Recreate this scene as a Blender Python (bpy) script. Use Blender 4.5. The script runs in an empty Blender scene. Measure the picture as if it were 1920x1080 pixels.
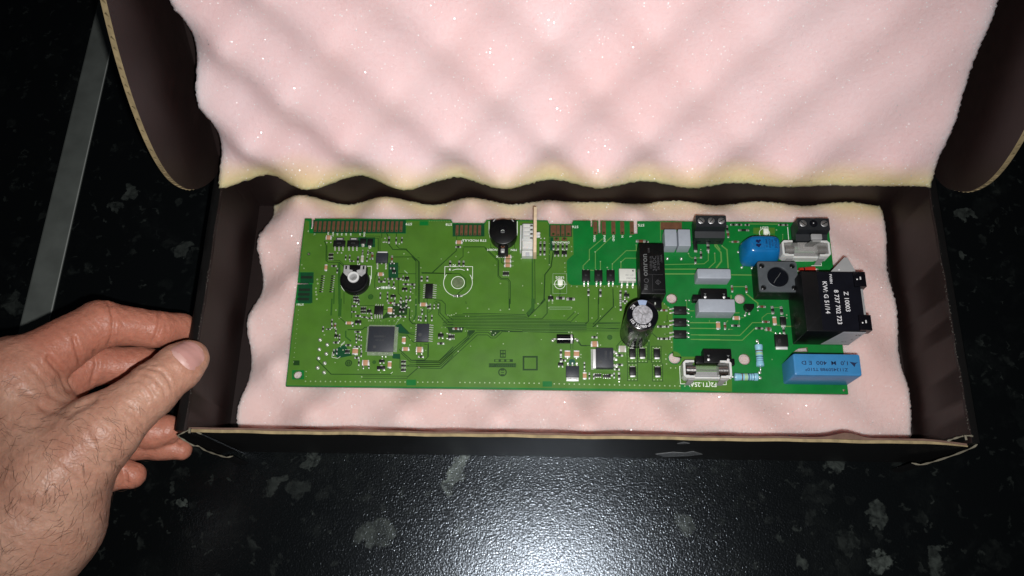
import bpy, bmesh, math, random
import numpy as np
from mathutils import Vector, Matrix
random.seed(7); rng = np.random.default_rng(7)
scene = bpy.context.scene
MM = 0.001
# ------------------------------------------------------------------ camera, world, flash, exposure
CAM = np.array([-15.2, -148.56, 457.12])              # mm, worktop at z = 0
TILT, ROLL, YAW, FPX = 0.3453, -0.0726, 0.0881, 1560.0
def cam_axes():
    t, ro, ya = TILT, ROLL, YAW
    r = np.array([1, 0, 0.]); u = np.array([0, math.cos(t), math.sin(t)]); f = np.array([0, math.sin(t), -math.cos(t)])
    c, s = math.cos(ya), math.sin(ya); Rz = np.array([[c, -s, 0], [s, c, 0], [0, 0, 1]])
    r, u, f = Rz @ r, Rz @ u, Rz @ f
    c, s = math.cos(ro), math.sin(ro)
    return c*r + s*u, -s*r + c*u, f
AR, AU, AF = cam_axes()
cd = bpy.data.cameras.new('camera'); cam = bpy.data.objects.new('camera', cd)
scene.collection.objects.link(cam); scene.camera = cam
cd.sensor_width = 36; cd.lens = 36*FPX/1920; cd.clip_start = 0.01; cd.clip_end = 20
Mx = Matrix(((AR[0], AU[0], -AF[0], CAM[0]*MM), (AR[1], AU[1], -AF[1], CAM[1]*MM), (AR[2], AU[2], -AF[2], CAM[2]*MM), (0, 0, 0, 1)))
cam.matrix_world = Mx
world = bpy.data.worlds.new('World'); scene.world = world; world.use_nodes = True
world.node_tree.nodes['Background'].inputs[0].default_value = (0.75, 0.85, 1.0, 1)
world.node_tree.nodes['Background'].inputs[1].default_value = 0.012
ld = bpy.data.lights.new('phone_flash', 'SPOT'); lo = bpy.data.objects.new('phone_flash', ld)
scene.collection.objects.link(lo)
fl = CAM + AR*13 - AU*17 + AF*2
lo.matrix_world = Matrix(((AR[0], AU[0], -AF[0], fl[0]*MM), (AR[1], AU[1], -AF[1], fl[1]*MM), (AR[2], AU[2], -AF[2], fl[2]*MM), (0, 0, 0, 1)))
ld.energy = 9.2; ld.color = (1.0, 0.985, 0.975); ld.spot_size = math.radians(105); ld.spot_blend = 1.0; ld.shadow_soft_size = 0.0035
scene.view_settings.view_transform = 'Standard'; scene.view_settings.look = 'None'
scene.view_settings.exposure = 0.0; scene.view_settings.gamma = 1.0
scene.cycles.max_bounces = 8; scene.cycles.transparent_max_bounces = 12
scene.cycles.caustics_reflective = False; scene.cycles.caustics_refractive = False

def at(px, py, z):
    """point at height z (mm) seen at photo pixel px, py"""
    d = (px-960)/FPX*AR - (py-540)/FPX*AU + AF
    k = (z-CAM[2])/d[2]
    return CAM + k*d
ZO = {'A': (530, 390), 'B': (530, 560), 'C': (780, 390), 'D': (780, 560), 'E': (1030, 390), 'G': (1030, 560), 'H': (1310, 390), 'I': (1310, 560)}
def Q(zone, x, y):
    o = ZO[zone]; return (o[0]+x/6, o[1]+y/6)
BT = 20.0                                             # board top height
def bp(zone, x, y, z=BT):
    p = at(*Q(zone, x, y), z); return (p[0], p[1])

# ------------------------------------------------------------------ materials
MATS = {}
def new_mat(name):
    m = bpy.data.materials.new(name); m.use_nodes = True
    MATS[name] = m
    return m, m.node_tree.nodes, m.node_tree.links, m.node_tree.nodes['Principled BSDF']
def mat(name, col, rough=0.5, metal=0.0, spec=0.5, var=0.0, vscale=300, bump=0.0, bscale=900, coat=0.0, trans=0.0, alpha=1.0, ior=1.45, sss=0.0):
    m, N, L, b = new_mat(name)
    b.inputs['Base Color'].default_value = (*col, 1); b.inputs['Roughness'].default_value = rough
    b.inputs['Metallic'].default_value = metal; b.inputs['Specular IOR Level'].default_value = spec
    b.inputs['Coat Weight'].default_value = coat; b.inputs['Coat Roughness'].default_value = 0.12
    b.inputs['Transmission Weight'].default_value = trans; b.inputs['Alpha'].default_value = alpha; b.inputs['IOR'].default_value = ior
    if sss:
        b.inputs['Subsurface Weight'].default_value = sss; b.inputs['Subsurface Radius'].default_value = (1, .5, .3); b.inputs['Subsurface Scale'].default_value = 0.003
    if var or bump:
        tc = N.new('ShaderNodeTexCoord')
    if var:
        n = N.new('ShaderNodeTexNoise'); n.inputs['Scale'].default_value = vscale; n.inputs['Detail'].default_value = 4
        L.new(tc.outputs['Object'], n.inputs['Vector'])
        r = N.new('ShaderNodeMapRange'); r.inputs['From Min'].default_value = .3; r.inputs['From Max'].default_value = .7
        r.inputs['To Min'].default_value = 1-var; r.inputs['To Max'].default_value = 1+var
        L.new(n.outputs['Fac'], r.inputs['Value'])
        mx = N.new('ShaderNodeMix'); mx.data_type = 'RGBA'; mx.blend_type = 'MULTIPLY'; mx.inputs[0].default_value = 1
        mx.inputs[6].default_value = (*col, 1); L.new(r.outputs[0], mx.inputs[7]); L.new(mx.outputs[2], b.inputs['Base Color'])
    if bump:
        n2 = N.new('ShaderNodeTexNoise'); n2.inputs['Scale'].default_value = bscale; n2.inputs['Detail'].default_value = 3
        L.new(tc.outputs['Object'], n2.inputs['Vector'])
        bu = N.new('ShaderNodeBump'); bu.inputs['Strength'].default_value = bump; bu.inputs['Distance'].default_value = 0.0003
        L.new(n2.outputs['Fac'], bu.inputs['Height']); L.new(bu.outputs[0], b.inputs['Normal'])
    return m

mat('mask_green', (0.002, 0.155, 0.024), .38, spec=.5, var=.12, vscale=120)
mat('mask_olive', (0.066, 0.172, 0.018), .36, spec=.5, var=.10, vscale=110, bump=.05, bscale=500)
mat('mask_darkgreen', (0.004, 0.060, 0.020), .36, var=.1, vscale=200)
mat('trace_dark', (0.009, 0.045, 0.005), .4)
mat('finger_dark', (0.010, 0.022, 0.012), .4)
mat('trace_mid', (0.026, 0.100, 0.012), .38)
mat('trace_light', (0.125, 0.270, 0.065), .35)
mat('fr4_edge', (0.16, 0.25, 0.08), .6, var=.2, vscale=900)
mat('copper_pad', (0.165, 0.075, 0.040), .42, metal=.25, var=.18, vscale=400)
mat('silk', (0.80, 0.84, 0.76), .6)
mat('silk_dim', (0.30, 0.40, 0.28), .6)
mat('solder', (0.74, 0.76, 0.70), .30, metal=.62, var=.15, vscale=900, bump=.3, bscale=1600)
mat('solder_dull', (0.40, 0.43, 0.38), .42, metal=.8, var=.2, vscale=900)
mat('tin_white', (0.80, 0.80, 0.80), .40, metal=.35)
mat('via', (0.50, 0.62, 0.38), .4, metal=.3)
mat('tan_cap', (0.46, 0.25, 0.14), .55, var=.12, vscale=500)
mat('grey_cap_chip', (0.42, 0.40, 0.33), .55)
mat('ic_black', (0.0075, 0.0080, 0.0080), .42, spec=.35, var=.25, vscale=900, bump=.1, bscale=3000)
mat('ic_mark', (0.050, 0.053, 0.055), .5)
mat('ic_grey', (0.024, 0.028, 0.036), .46, var=.12, vscale=1200, bump=.12, bscale=3000)
mat('res_black', (0.010, 0.010, 0.009), .45)
mat('res_brown', (0.13, 0.035, 0.018), .45)
mat('black_plastic', (0.0042, 0.0044, 0.0050), .36, spec=.32, var=.2, vscale=500, bump=.06, bscale=2500)
mat('black_gloss', (0.004, 0.004, 0.006), .18, spec=.5)
mat('terminal_grey', (0.015, 0.017, 0.020), .42, var=.15, vscale=400, bump=.08, bscale=2500)
mat('cap_grey', (0.34, 0.37, 0.42), .38, var=.05, vscale=300, bump=.05, bscale=1500)
mat('cap_blue', (0.042, 0.205, 0.43), .34, var=.06, vscale=200, bump=.05, bscale=1500)
mat('blue_epoxy', (0.006, 0.135, 0.36), .25, coat=.5, var=.1, vscale=200, bump=.12, bscale=350)
mat('blue_ink', (0.002, 0.006, 0.055), .5)
mat('navy_ink', (0.006, 0.016, 0.06), .55)
mat('white_plastic', (0.62, 0.62, 0.60), .38, var=.05, vscale=400, sss=.15)
mat('white_opto', (0.62, 0.62, 0.57), .5, var=.05, vscale=500)
mat('led_white', (0.85, 0.87, 0.74), .3, sss=.2)
mat('label_navy', (0.0040, 0.0044, 0.0080), .33, var=.2, vscale=200)
mat('ink_white', (0.66, 0.66, 0.68), .5)
mat('ink_grey', (0.12, 0.125, 0.125), .5)
mat('ink_dim', (0.050, 0.050, 0.054), .5)
mat('label_paper', (0.46, 0.47, 0.50), .5, var=.05, vscale=400)
mat('alu_disc', (0.62, 0.62, 0.66), .35, metal=.75, var=.35, vscale=900, bump=.5, bscale=1500)
mat('stripe_blue', (0.28, 0.36, 0.52), .4)
mat('screw_metal', (0.50, 0.50, 0.51), .36, metal=.85, var=.2, vscale=900, bump=.3, bscale=2000)
mat('steel', (0.40, 0.39, 0.38), .3, metal=1, var=.25, vscale=500, bump=.3, bscale=1200)
mat('clear_cover', (0.62, 0.60, 0.58), .18, alpha=.20, spec=.6)
mat('glass_tube', (0.75, 0.78, 0.76), .06, alpha=.10, spec=.8)
mat('smoke_plastic', (0.30, 0.30, 0.29), .35, alpha=.75)
mat('plate_grey', (0.085, 0.095, 0.105), .45, metal=.2, var=.12, vscale=300, bump=.05)
mat('coil_black', (0.004, 0.005, 0.008), .25)
mat('res_body_blue', (0.25, 0.52, 0.66), .3, coat=.3, var=.05)
mat('band_brown', (0.13, 0.085, 0.06), .4)
mat('band_green', (0.36, 0.56, 0.32), .4)
mat('band_navy', (0.010, 0.016, 0.06), .4)
mat('band_violet', (0.13, 0.19, 0.35), .4)
mat('diode_red', (0.42, 0.024, 0.012), .35, var=.1)
mat('glass_res', (0.40, 0.52, 0.38), .3)
mat('card_tan', (0.72, 0.55, 0.37), .7, var=.08, vscale=600)
mat('bracket_grey', (0.30, 0.30, 0.30), .5, var=.06, vscale=200)
mat('ring_white', (0.72, 0.72, 0.71), .4)
mat('bracket_white', (0.50, 0.50, 0.50), .35, metal=.3, var=.15, vscale=600)
mat('teal_dot', (0.004, 0.070, 0.040), .5)
mat('kraft', (0.26, 0.20, 0.105), .85, var=.25, vscale=260, bump=.5, bscale=700)
mat('kraft_red', (0.13, 0.075, 0.055), .8, var=.25, vscale=200)
mat('tape_silver', (0.21, 0.22, 0.225), .32, metal=.3, var=.25, vscale=160)
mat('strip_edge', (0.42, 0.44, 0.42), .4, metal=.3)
mat('strip_metal', (0.145, 0.160, 0.148), .45, metal=.35, var=.18, vscale=60, bump=.08, bscale=500)
mat('nail', (0.50, 0.265, 0.235), .36, spec=.35, var=.06, vscale=120, sss=.1)
mat('nail_pale', (0.56, 0.335, 0.295), .40, spec=.3)
mat('hair', (0.075, 0.036, 0.020), .5)
mat('worn_fibre', (0.060, 0.056, 0.048), .8)
mat('hole_shade_grey', (0.13, 0.17, 0.09), .4, var=.3, vscale=500)
mat('flap_edge', (0.16, 0.145, 0.105), .8, var=.3, vscale=300)

def card_mat(name, col, streak):
    """printed cardboard: fibre streaks, faint scuffs"""
    m, N, L, b = new_mat(name)
    tc = N.new('ShaderNodeTexCoord'); mp = N.new('ShaderNodeMapping'); mp.inputs['Scale'].default_value = streak; L.new(tc.outputs['Object'], mp.inputs['Vector'])
    n = N.new('ShaderNodeTexNoise'); n.inputs['Scale'].default_value = 30; n.inputs['Detail'].default_value = 6; n.inputs['Roughness'].default_value = .65; L.new(mp.outputs[0], n.inputs['Vector'])
    n2 = N.new('ShaderNodeTexNoise'); n2.inputs['Scale'].default_value = 38; n2.inputs['Detail'].default_value = 7; n2.inputs['Roughness'].default_value = .7; n2.inputs['Distortion'].default_value = .6; L.new(tc.outputs['Object'], n2.inputs['Vector'])
    r = N.new('ShaderNodeMapRange'); r.inputs['From Min'].default_value = .3; r.inputs['From Max'].default_value = .7; r.inputs['To Min'].default_value = .84; r.inputs['To Max'].default_value = 1.16; L.new(n.outputs['Fac'], r.inputs['Value'])
    sc = N.new('ShaderNodeMapRange'); sc.inputs['From Min'].default_value = .60; sc.inputs['From Max'].default_value = .74; sc.inputs['To Min'].default_value = 0; sc.inputs['To Max'].default_value = .5; L.new(n2.outputs['Fac'], sc.inputs['Value'])
    mx = N.new('ShaderNodeMix'); mx.data_type = 'RGBA'; mx.blend_type = 'MULTIPLY'; mx.inputs[0].default_value = 1; mx.inputs[6].default_value = (*col, 1); L.new(r.outputs[0], mx.inputs[7])
    m2 = N.new('ShaderNodeMix'); m2.data_type = 'RGBA'; m2.inputs[7].default_value = (col[0]*2.2, col[1]*2.2, col[2]*2.2, 1); L.new(sc.outputs[0], m2.inputs[0]); L.new(mx.outputs[2], m2.inputs[6]); L.new(m2.outputs[2], b.inputs['Base Color'])
    b.inputs['Roughness'].default_value = .5; b.inputs['Specular IOR Level'].default_value = .35
    bu = N.new('ShaderNodeBump'); bu.inputs['Strength'].default_value = .35; bu.inputs['Distance'].default_value = .0003; L.new(n.outputs['Fac'], bu.inputs['Height']); L.new(bu.outputs[0], b.inputs['Normal'])
card_mat('box_black', (0.0035, 0.0033, 0.0032), (.25, 6, 6)); card_mat('box_brown', (0.0128, 0.0070, 0.0064), (1, 5, 5))
def skin_mat():
    m, N, L, b = new_mat('skin')
    tc = N.new('ShaderNodeTexCoord')
    n = N.new('ShaderNodeTexNoise'); n.inputs['Scale'].default_value = 45; n.inputs['Detail'].default_value = 5
    L.new(tc.outputs['Object'], n.inputs['Vector'])
    r = N.new('ShaderNodeValToRGB'); r.color_ramp.elements[0].position = .32; r.color_ramp.elements[1].position = .68
    r.color_ramp.elements[0].color = (0.415, 0.200, 0.137, 1); r.color_ramp.elements[1].color = (0.510, 0.295, 0.212, 1)
    L.new(n.outputs['Fac'], r.inputs[0])
    at_ = N.new('ShaderNodeAttribute'); at_.attribute_name = 'red'
    mx = N.new('ShaderNodeMix'); mx.data_type = 'RGBA'; mx.inputs[7].default_value = (0.455, 0.165, 0.108, 1)
    L.new(at_.outputs['Fac'], mx.inputs[0]); L.new(r.outputs[0], mx.inputs[6])
    n3 = N.new('ShaderNodeTexNoise'); n3.inputs['Scale'].default_value = 420; n3.inputs['Detail'].default_value = 3
    L.new(tc.outputs['Object'], n3.inputs['Vector'])
    r3 = N.new('ShaderNodeMapRange'); r3.inputs['From Min'].default_value = .3; r3.inputs['From Max'].default_value = .7; r3.inputs['To Min'].default_value = .90; r3.inputs['To Max'].default_value = 1.08
    L.new(n3.outputs['Fac'], r3.inputs['Value'])
    m2 = N.new('ShaderNodeMix'); m2.data_type = 'RGBA'; m2.blend_type = 'MULTIPLY'; m2.inputs[0].default_value = 1
    L.new(mx.outputs[2], m2.inputs[6]); L.new(r3.outputs[0], m2.inputs[7])
    L.new(m2.outputs[2], b.inputs['Base Color'])
    b.inputs['Roughness'].default_value = .42; b.inputs['Specular IOR Level'].default_value = .34
    b.inputs['Subsurface Weight'].default_value = .35; b.inputs['Subsurface Radius'].default_value = (1.0, .35, .2); b.inputs['Subsurface Scale'].default_value = .0022
    v = N.new('ShaderNodeTexVoronoi'); v.inputs['Scale'].default_value = 900
    L.new(tc.outputs['Object'], v.inputs['Vector'])
    w = N.new('ShaderNodeTexNoise'); w.inputs['Scale'].default_value = 170; w.inputs['Detail'].default_value = 4; w.inputs['Distortion'].default_value = 1.2
    L.new(tc.outputs['Object'], w.inputs['Vector'])
    b1 = N.new('ShaderNodeBump'); b1.inputs['Strength'].default_value = .28; b1.inputs['Distance'].default_value = .0004
    L.new(v.outputs['Distance'], b1.inputs['Height'])
    b2 = N.new('ShaderNodeBump'); b2.inputs['Strength'].default_value = .38; b2.inputs['Distance'].default_value = .0013
    L.new(w.outputs['Fac'], b2.inputs['Height']); L.new(b1.outputs[0], b2.inputs['Normal']); L.new(b2.outputs[0], b.inputs['Normal'])
skin_mat()

def foam_mat(name, axis_lo, axis_hi, yellow_dir, sss=.010, warm=0.):
    """pink polyurethane foam, yellowed along one cut edge (object coordinate y), with glinting cells"""
    m, N, L, b = new_mat(name)
    tc = N.new('ShaderNodeTexCoord')
    n = N.new('ShaderNodeTexNoise'); n.inputs['Scale'].default_value = 22; n.inputs['Detail'].default_value = 4
    L.new(tc.outputs['Object'], n.inputs['Vector'])
    r = N.new('ShaderNodeValToRGB'); r.color_ramp.elements[0].position = .3; r.color_ramp.elements[1].position = .7
    r.color_ramp.elements[0].color = (0.722, 0.512, 0.508-warm, 1); r.color_ramp.elements[1].color = (0.748, 0.570, 0.575-warm, 1)
    L.new(n.outputs['Fac'], r.inputs[0])
    sep = N.new('ShaderNodeSeparateXYZ'); L.new(tc.outputs['Object'], sep.inputs[0])
    n2 = N.new('ShaderNodeTexNoise'); n2.inputs['Scale'].default_value = 16; n2.inputs['Detail'].default_value = 3
    L.new(tc.outputs['Object'], n2.inputs['Vector'])
    ad = N.new('ShaderNodeMath'); ad.operation = 'MULTIPLY_ADD'; ad.inputs[1].default_value = .014; L.new(n2.outputs['Fac'], ad.inputs[0]); L.new(sep.outputs['Y'], ad.inputs[2])
    mr = N.new('ShaderNodeMapRange'); mr.interpolation_type = 'SMOOTHSTEP'
    mr.inputs['From Min'].default_value = axis_lo; mr.inputs['From Max'].default_value = axis_hi
    mr.inputs['To Min'].default_value = 1 if yellow_dir < 0 else 0; mr.inputs['To Max'].default_value = 0 if yellow_dir < 0 else 1
    L.new(ad.outputs[0], mr.inputs['Value'])
    mx = N.new('ShaderNodeMix'); mx.data_type = 'RGBA'; mx.inputs[7].default_value = (0.62, 0.49, 0.25, 1)
    L.new(mr.outputs[0], mx.inputs[0]); L.new(r.outputs[0], mx.inputs[6])
    v = N.new('ShaderNodeTexVoronoi'); v.inputs['Scale'].default_value = 1250; L.new(tc.outputs['Object'], v.inputs['Vector'])
    # glint cells: a few cells are flat shiny membranes
    sc = N.new('ShaderNodeSeparateColor'); L.new(v.outputs['Color'], sc.inputs[0])
    gt = N.new('ShaderNodeMath'); gt.operation = 'GREATER_THAN'; gt.inputs[1].default_value = .975; L.new(sc.outputs[0], gt.inputs[0])
    lt = N.new('ShaderNodeMath'); lt.operation = 'LESS_THAN'; lt.inputs[1].default_value = .42; L.new(v.outputs['Distance'], lt.inputs[0])
    mu = N.new('ShaderNodeMath'); mu.operation = 'MULTIPLY'; L.new(gt.outputs[0], mu.inputs[0]); L.new(lt.outputs[0], mu.inputs[1])
    L.new(mx.outputs[2], b.inputs['Base Color'])
    b.inputs['Roughness'].default_value = .9; b.inputs['Specular IOR Level'].default_value = .1
    b.inputs['Subsurface Weight'].default_value = .8; b.inputs['Subsurface Radius'].default_value = (1, .72, .68); b.inputs['Subsurface Scale'].default_value = sss
    b1 = N.new('ShaderNodeBump'); b1.inputs['Strength'].default_value = .34; b1.inputs['Distance'].default_value = .0006
    n4 = N.new('ShaderNodeTexNoise'); n4.inputs['Scale'].default_value = 1100; n4.inputs['Detail'].default_value = 2; L.new(tc.outputs['Object'], n4.inputs['Vector'])
    L.new(n4.outputs['Fac'], b1.inputs['Height']); L.new(b1.outputs[0], b.inputs['Normal'])
    # membrane: glossy, each tilted its own way; pale base paints in some sparkle
    geo = N.new('ShaderNodeNewGeometry')
    sub = N.new('ShaderNodeVectorMath'); sub.operation = 'SUBTRACT'; sub.inputs[1].default_value = (.5, .5, .5)
    vc2 = N.new('ShaderNodeTexWhiteNoise'); L.new(v.outputs['Color'], vc2.inputs['Vector']); L.new(vc2.outputs['Color'], sub.inputs[0])
    sca = N.new('ShaderNodeVectorMath'); sca.operation = 'SCALE'; sca.inputs['Scale'].default_value = .9; L.new(sub.outputs[0], sca.inputs[0])
    addn = N.new('ShaderNodeVectorMath'); addn.operation = 'ADD'; L.new(geo.outputs['Normal'], addn.inputs[0]); L.new(sca.outputs[0], addn.inputs[1])
    nn = N.new('ShaderNodeVectorMath'); nn.operation = 'NORMALIZE'; L.new(addn.outputs[0], nn.inputs[0])
    g = N.new('ShaderNodeBsdfPrincipled'); g.inputs['Base Color'].default_value = (.92, .86, .85, 1); g.inputs['Roughness'].default_value = .24; g.inputs['Specular IOR Level'].default_value = 1.0; g.inputs['Coat Weight'].default_value = 1.0; g.inputs['Coat Roughness'].default_value = .2; g.inputs['Coat IOR'].default_value = 1.9
    L.new(nn.outputs[0], g.inputs['Normal'])
    ms = N.new('ShaderNodeMixShader'); L.new(mu.outputs[0], ms.inputs[0]); L.new(b.outputs[0], ms.inputs[1]); L.new(g.outputs[0], ms.inputs[2])
    L.new(ms.outputs[0], N['Material Output'].inputs['Surface'])
foam_mat('foam_lower', 0.135, 0.153, +1, .009, .03)
foam_mat('foam_upper', 0.006, 0.024, -1, .014)

def table_mat():
    m, N, L, b = new_mat('worktop')
    tc = N.new('ShaderNodeTexCoord')
    def noise(scale, detail=4, dist=0., rough=.5, vec=None):
        n = N.new('ShaderNodeTexNoise'); n.inputs['Scale'].default_value = scale; n.inputs['Detail'].default_value = detail
        n.inputs['Distortion'].default_value = dist; n.inputs['Roughness'].default_value = rough
        L.new(vec or tc.outputs['Object'], n.inputs['Vector']); return n
    def ramp(src, lo, hi):
        r = N.new('ShaderNodeMapRange'); r.inputs['From Min'].default_value = lo; r.inputs['From Max'].default_value = hi
        L.new(src, r.inputs['Value']); return r.outputs[0]
    def math_(op, a, bb):
        x = N.new('ShaderNodeMath'); x.operation = op
        for i, s in enumerate((a, bb)):
            if isinstance(s, (int, float)): x.inputs[i].default_value = s
            else: L.new(s, x.inputs[i])
        return x.outputs[0]
    # irregular printed flecks: distorted voronoi blobs of several sizes
    warp = noise(115, 5, 0, .6)
    wv = N.new('ShaderNodeVectorMath'); wv.operation = 'MULTIPLY_ADD'; wv.inputs[1].default_value = (.020, .020, 0)
    L.new(warp.outputs['Color'], wv.inputs[0]); L.new(tc.outputs['Object'], wv.inputs[2])
    def flecks(scale, thr, r0, r1):
        v = N.new('ShaderNodeTexVoronoi'); v.voronoi_dimensions = '2D'; v.inputs['Scale'].default_value = scale; L.new(wv.outputs[0], v.inputs['Vector'])
        sc = N.new('ShaderNodeSeparateColor'); L.new(v.outputs['Color'], sc.inputs[0])
        on = ramp(sc.outputs[0], thr, thr+.02)
        sh = ramp(v.outputs['Distance'], r1, r0)
        lum = ramp(sc.outputs[1], -.3, 1.0)
        return math_('MULTIPLY', math_('MULTIPLY', on, sh), lum)
    f1 = flecks(34, .84, .22, .27); f2 = flecks(85, .76, .16, .30); f3 = flecks(210, .80, .18, .32)
    cloud = ramp(noise(28, 6, .6, .6).outputs['Fac'], .52, .72)
    fine = ramp(noise(190, 6, .8, .65).outputs['Fac'], .36, .66)
    # named large flecks that the photograph shows
    big = None
    geo = tc.outputs['Object']
    for (px, py, rx, ry, rot, lum) in ((852, 890, 4.6, 11.5, -.30, 2.4), (700, 1003, 13, 7.0, .35, .8), (1648, 968, 6, 8, 0, .75), (1655, 1052, 7.5, 5.5, .3, 1.3),
                                       (1755, 1045, 4.5, 9, -.3, .7), (1565, 868, 8, 5.5, 0, .9), (860, 985, 5, 3, .5, .8), (1281, 985, 5.5, 6, .4, 1.0), (585, 865, 6, 4, .6, .7), (340, 950, 3.2, 2.6, 0, 1.2),
                                       (1500, 1060, 3, 4, .3, .7), (1810, 405, 7, 3.2, .3, .75), (1800, 477, 3.5, 2.2, -.3, .8), (245, 358, 4.5, 5.5, -.5, .8), (215, 390, 4.6, 5, 0, .6), (25, 575, 8, 6, 0, .5), (345, 465, 7, 5, .4, .5), (1590, 1015, 6, 6, 0, .28), (520, 905, 8, 3.2, .7, .5), (560, 915, 5, 7, 0, .35)):
        c = at(px, py, 0)*MM
        mp = N.new('ShaderNodeMapping'); mp.vector_type = 'TEXTURE'
        mp.inputs['Location'].default_value = (c[0]+.010, c[1]+.010, 0); mp.inputs['Rotation'].default_value = (0, 0, rot); mp.inputs['Scale'].default_value = (rx*MM, ry*MM, 1)
        L.new(wv.outputs[0], mp.inputs['Vector'])
        ln = N.new('ShaderNodeVectorMath'); ln.operation = 'LENGTH'; L.new(mp.outputs[0], ln.inputs[0])
        s = math_('MULTIPLY', ramp(ln.outputs['Value'], 1.0, .84), lum*.45)
        big = s if big is None else math_('MAXIMUM', big, s)
    tot = math_('MAXIMUM', math_('MAXIMUM', math_('MULTIPLY', f1, .04), math_('MULTIPLY', f2, .12)), math_('MULTIPLY', f3, .20))
    tot = math_('MAXIMUM', tot, big)
    tot = math_('MULTIPLY', tot, math_('ADD', math_('MULTIPLY', fine, .80), .12))
    tot = math_('ADD', tot, math_('MULTIPLY', math_('MULTIPLY', cloud, fine), .045))
    mx = N.new('ShaderNodeMix'); mx.data_type = 'RGBA'; mx.inputs[6].default_value = (0.0026, 0.0032, 0.0034, 1); mx.inputs[7].default_value = (0.120, 0.140, 0.125, 1)
    L.new(tot, mx.inputs[0]); L.new(mx.outputs[2], b.inputs['Base Color'])
    b.inputs['Roughness'].default_value = .20; b.inputs['Specular IOR Level'].default_value = .44; b.inputs['Specular Tint'].default_value = (.78, .88, 1.0, 1)
    gr = noise(1080, 2, .4); gr2 = noise(620, 2)
    b1 = N.new('ShaderNodeBump'); b1.inputs['Strength'].default_value = .5; b1.inputs['Distance'].default_value = .00027
    L.new(gr.outputs['Fac'], b1.inputs['Height'])
    b2 = N.new('ShaderNodeBump'); b2.inputs['Strength'].default_value = .22; b2.inputs['Distance'].default_value = .00030
    L.new(gr2.outputs['Fac'], b2.inputs['Height']); L.new(b1.outputs[0], b2.inputs['Normal']); L.new(b2.outputs[0], b.inputs['Normal'])
table_mat()

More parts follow.
